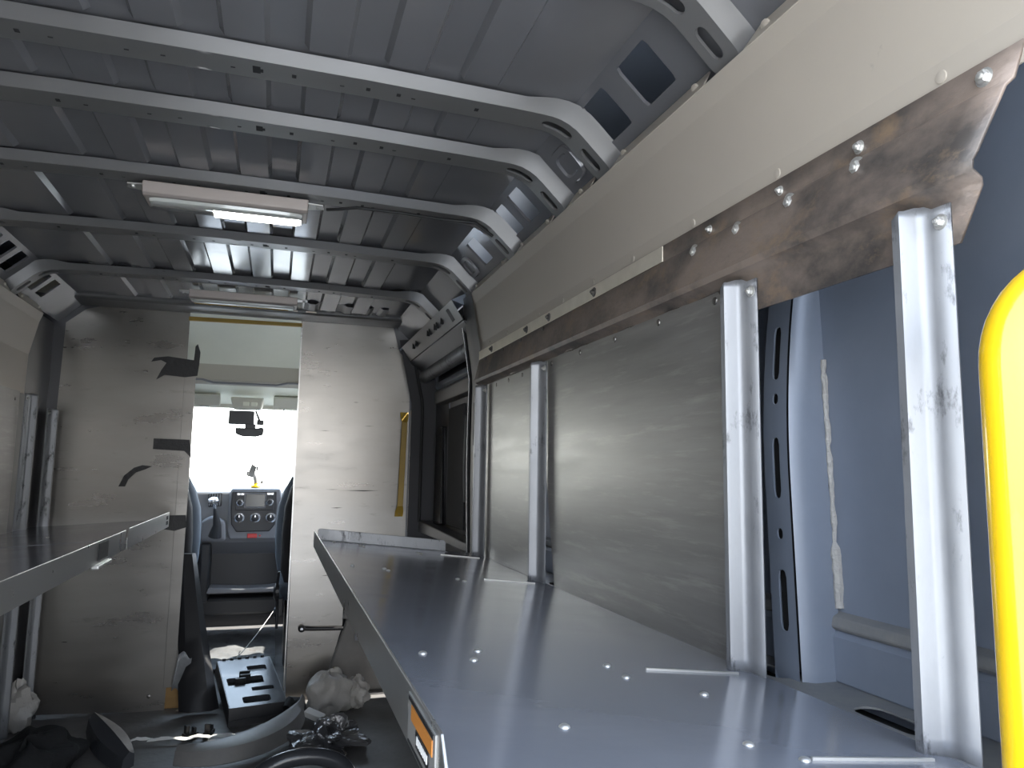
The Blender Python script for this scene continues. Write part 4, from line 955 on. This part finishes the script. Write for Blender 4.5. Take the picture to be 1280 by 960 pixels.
# flat grey scrap
m = MB().prism([(-0.10, -0.03), (0.09, -0.035), (0.12, 0.01), (0.05, 0.03), (-0.11, 0.035)], 'z', 0, 0.006)
o = tag(m.build('flat_scrap', M['greytrim'], loc=(-0.36, 3.02, 0.012)), 'flat grey plastic scrap on the floor between hose and dark trim', 'scrap'); o.rotation_euler = (0.05, 0, -0.1)
# dark heap at the left: cloth and a long dark trim lying on it
m = blob(-0.785, 3.12, 0.04, 0.150, 0.34, 0.10, 33, 0.13, 60, 34)
tag(m.build('cloth_heap', M['cloth'], smooth=True), 'heap of black cloth on the floor under the left shelf', 'cloth')
rings = []
for i in range(15):
    u = i / 14; x = -0.66 + 0.20 * u; y = 3.52 - 0.40 * u; w = 0.022 + 0.030 * math.sin(PI * u); z = 0.085 - 0.035 * u
    nx, ny = 0.89, 0.45
    rings.append([(x - nx * w, y - ny * w, z - 0.05), (x - nx * w * 0.7, y - ny * w * 0.7, z), (x + nx * w * 0.2, y + ny * w * 0.2, z + 0.022), (x + nx * w, y + ny * w, z + 0.012), (x + nx * w, y + ny * w, z - 0.03)])
tag(MB().loft(rings).build('dark_trim', M['tray'], smooth=True), 'long dark moulded trim lying beside the black cloth heap', 'trim moulding')
o = tag(blob(0, 0, 0.018, 0.014, 0.014, 0.02, 5, 0.2, 14, 10).build('white_scrap', M['paper'], loc=(-0.85, 2.92, 0.165), smooth=True), 'tiny white scrap on the black cloth heap', 'scrap')
m = MB().prism([(-0.014, -0.05), (0.014, -0.05), (0.016, 0.03), (0.006, 0.055), (-0.006, 0.055), (-0.016, 0.03)], 'z', 0, 0.014)
kn = tag(m.build('utility_knife', M['yellow'], bevel=0.003, loc=(-0.585, 2.90, 0.035)), 'small yellow handled knife on the floor by the black cloth', 'knife'); kn.rotation_euler = (0.35, 0, -0.35)
MB().prism([(-0.007, 0.045), (0.007, 0.045), (0.004, 0.09)], 'z', 0.004, 0.009).build('blade', M['silver'], kn)
m = blob(-0.99, 3.70, 0.09, 0.075, 0.06, 0.10, 44, 0.2, 24, 16)
tag(m.build('plastic_wad', M['bag'], smooth=True), 'pale wad of plastic at the foot of the pinkish left post', 'plastic wad')
# grey step cover seen past the cut lower corner of the right sheet
sc_ = thing('step_cover', 'grey moulded step cover behind the cut corner of the right sheet', 'step cover', None, (0.5, 4.0, 0))
off(MB().prism([(0.27, 0.0), (0.80, 0.0), (0.80, 0.42), (0.40, 0.42), (0.33, 0.20)], 'y', 3.93, 3.96).build('cover_body', M['greytrim'], sc_, bevel=0.01), sc_)
off(MB().box(0.42, 0.75, 3.915, 3.932, 0.25, 0.28).build('cover_rib', M['dash'], sc_, bevel=0.005), sc_)
off(MB().box(0.36, 0.78, 3.90, 3.935, 0.36, 0.40).build('cover_lip', M['greytrim'], sc_, bevel=0.006), sc_)
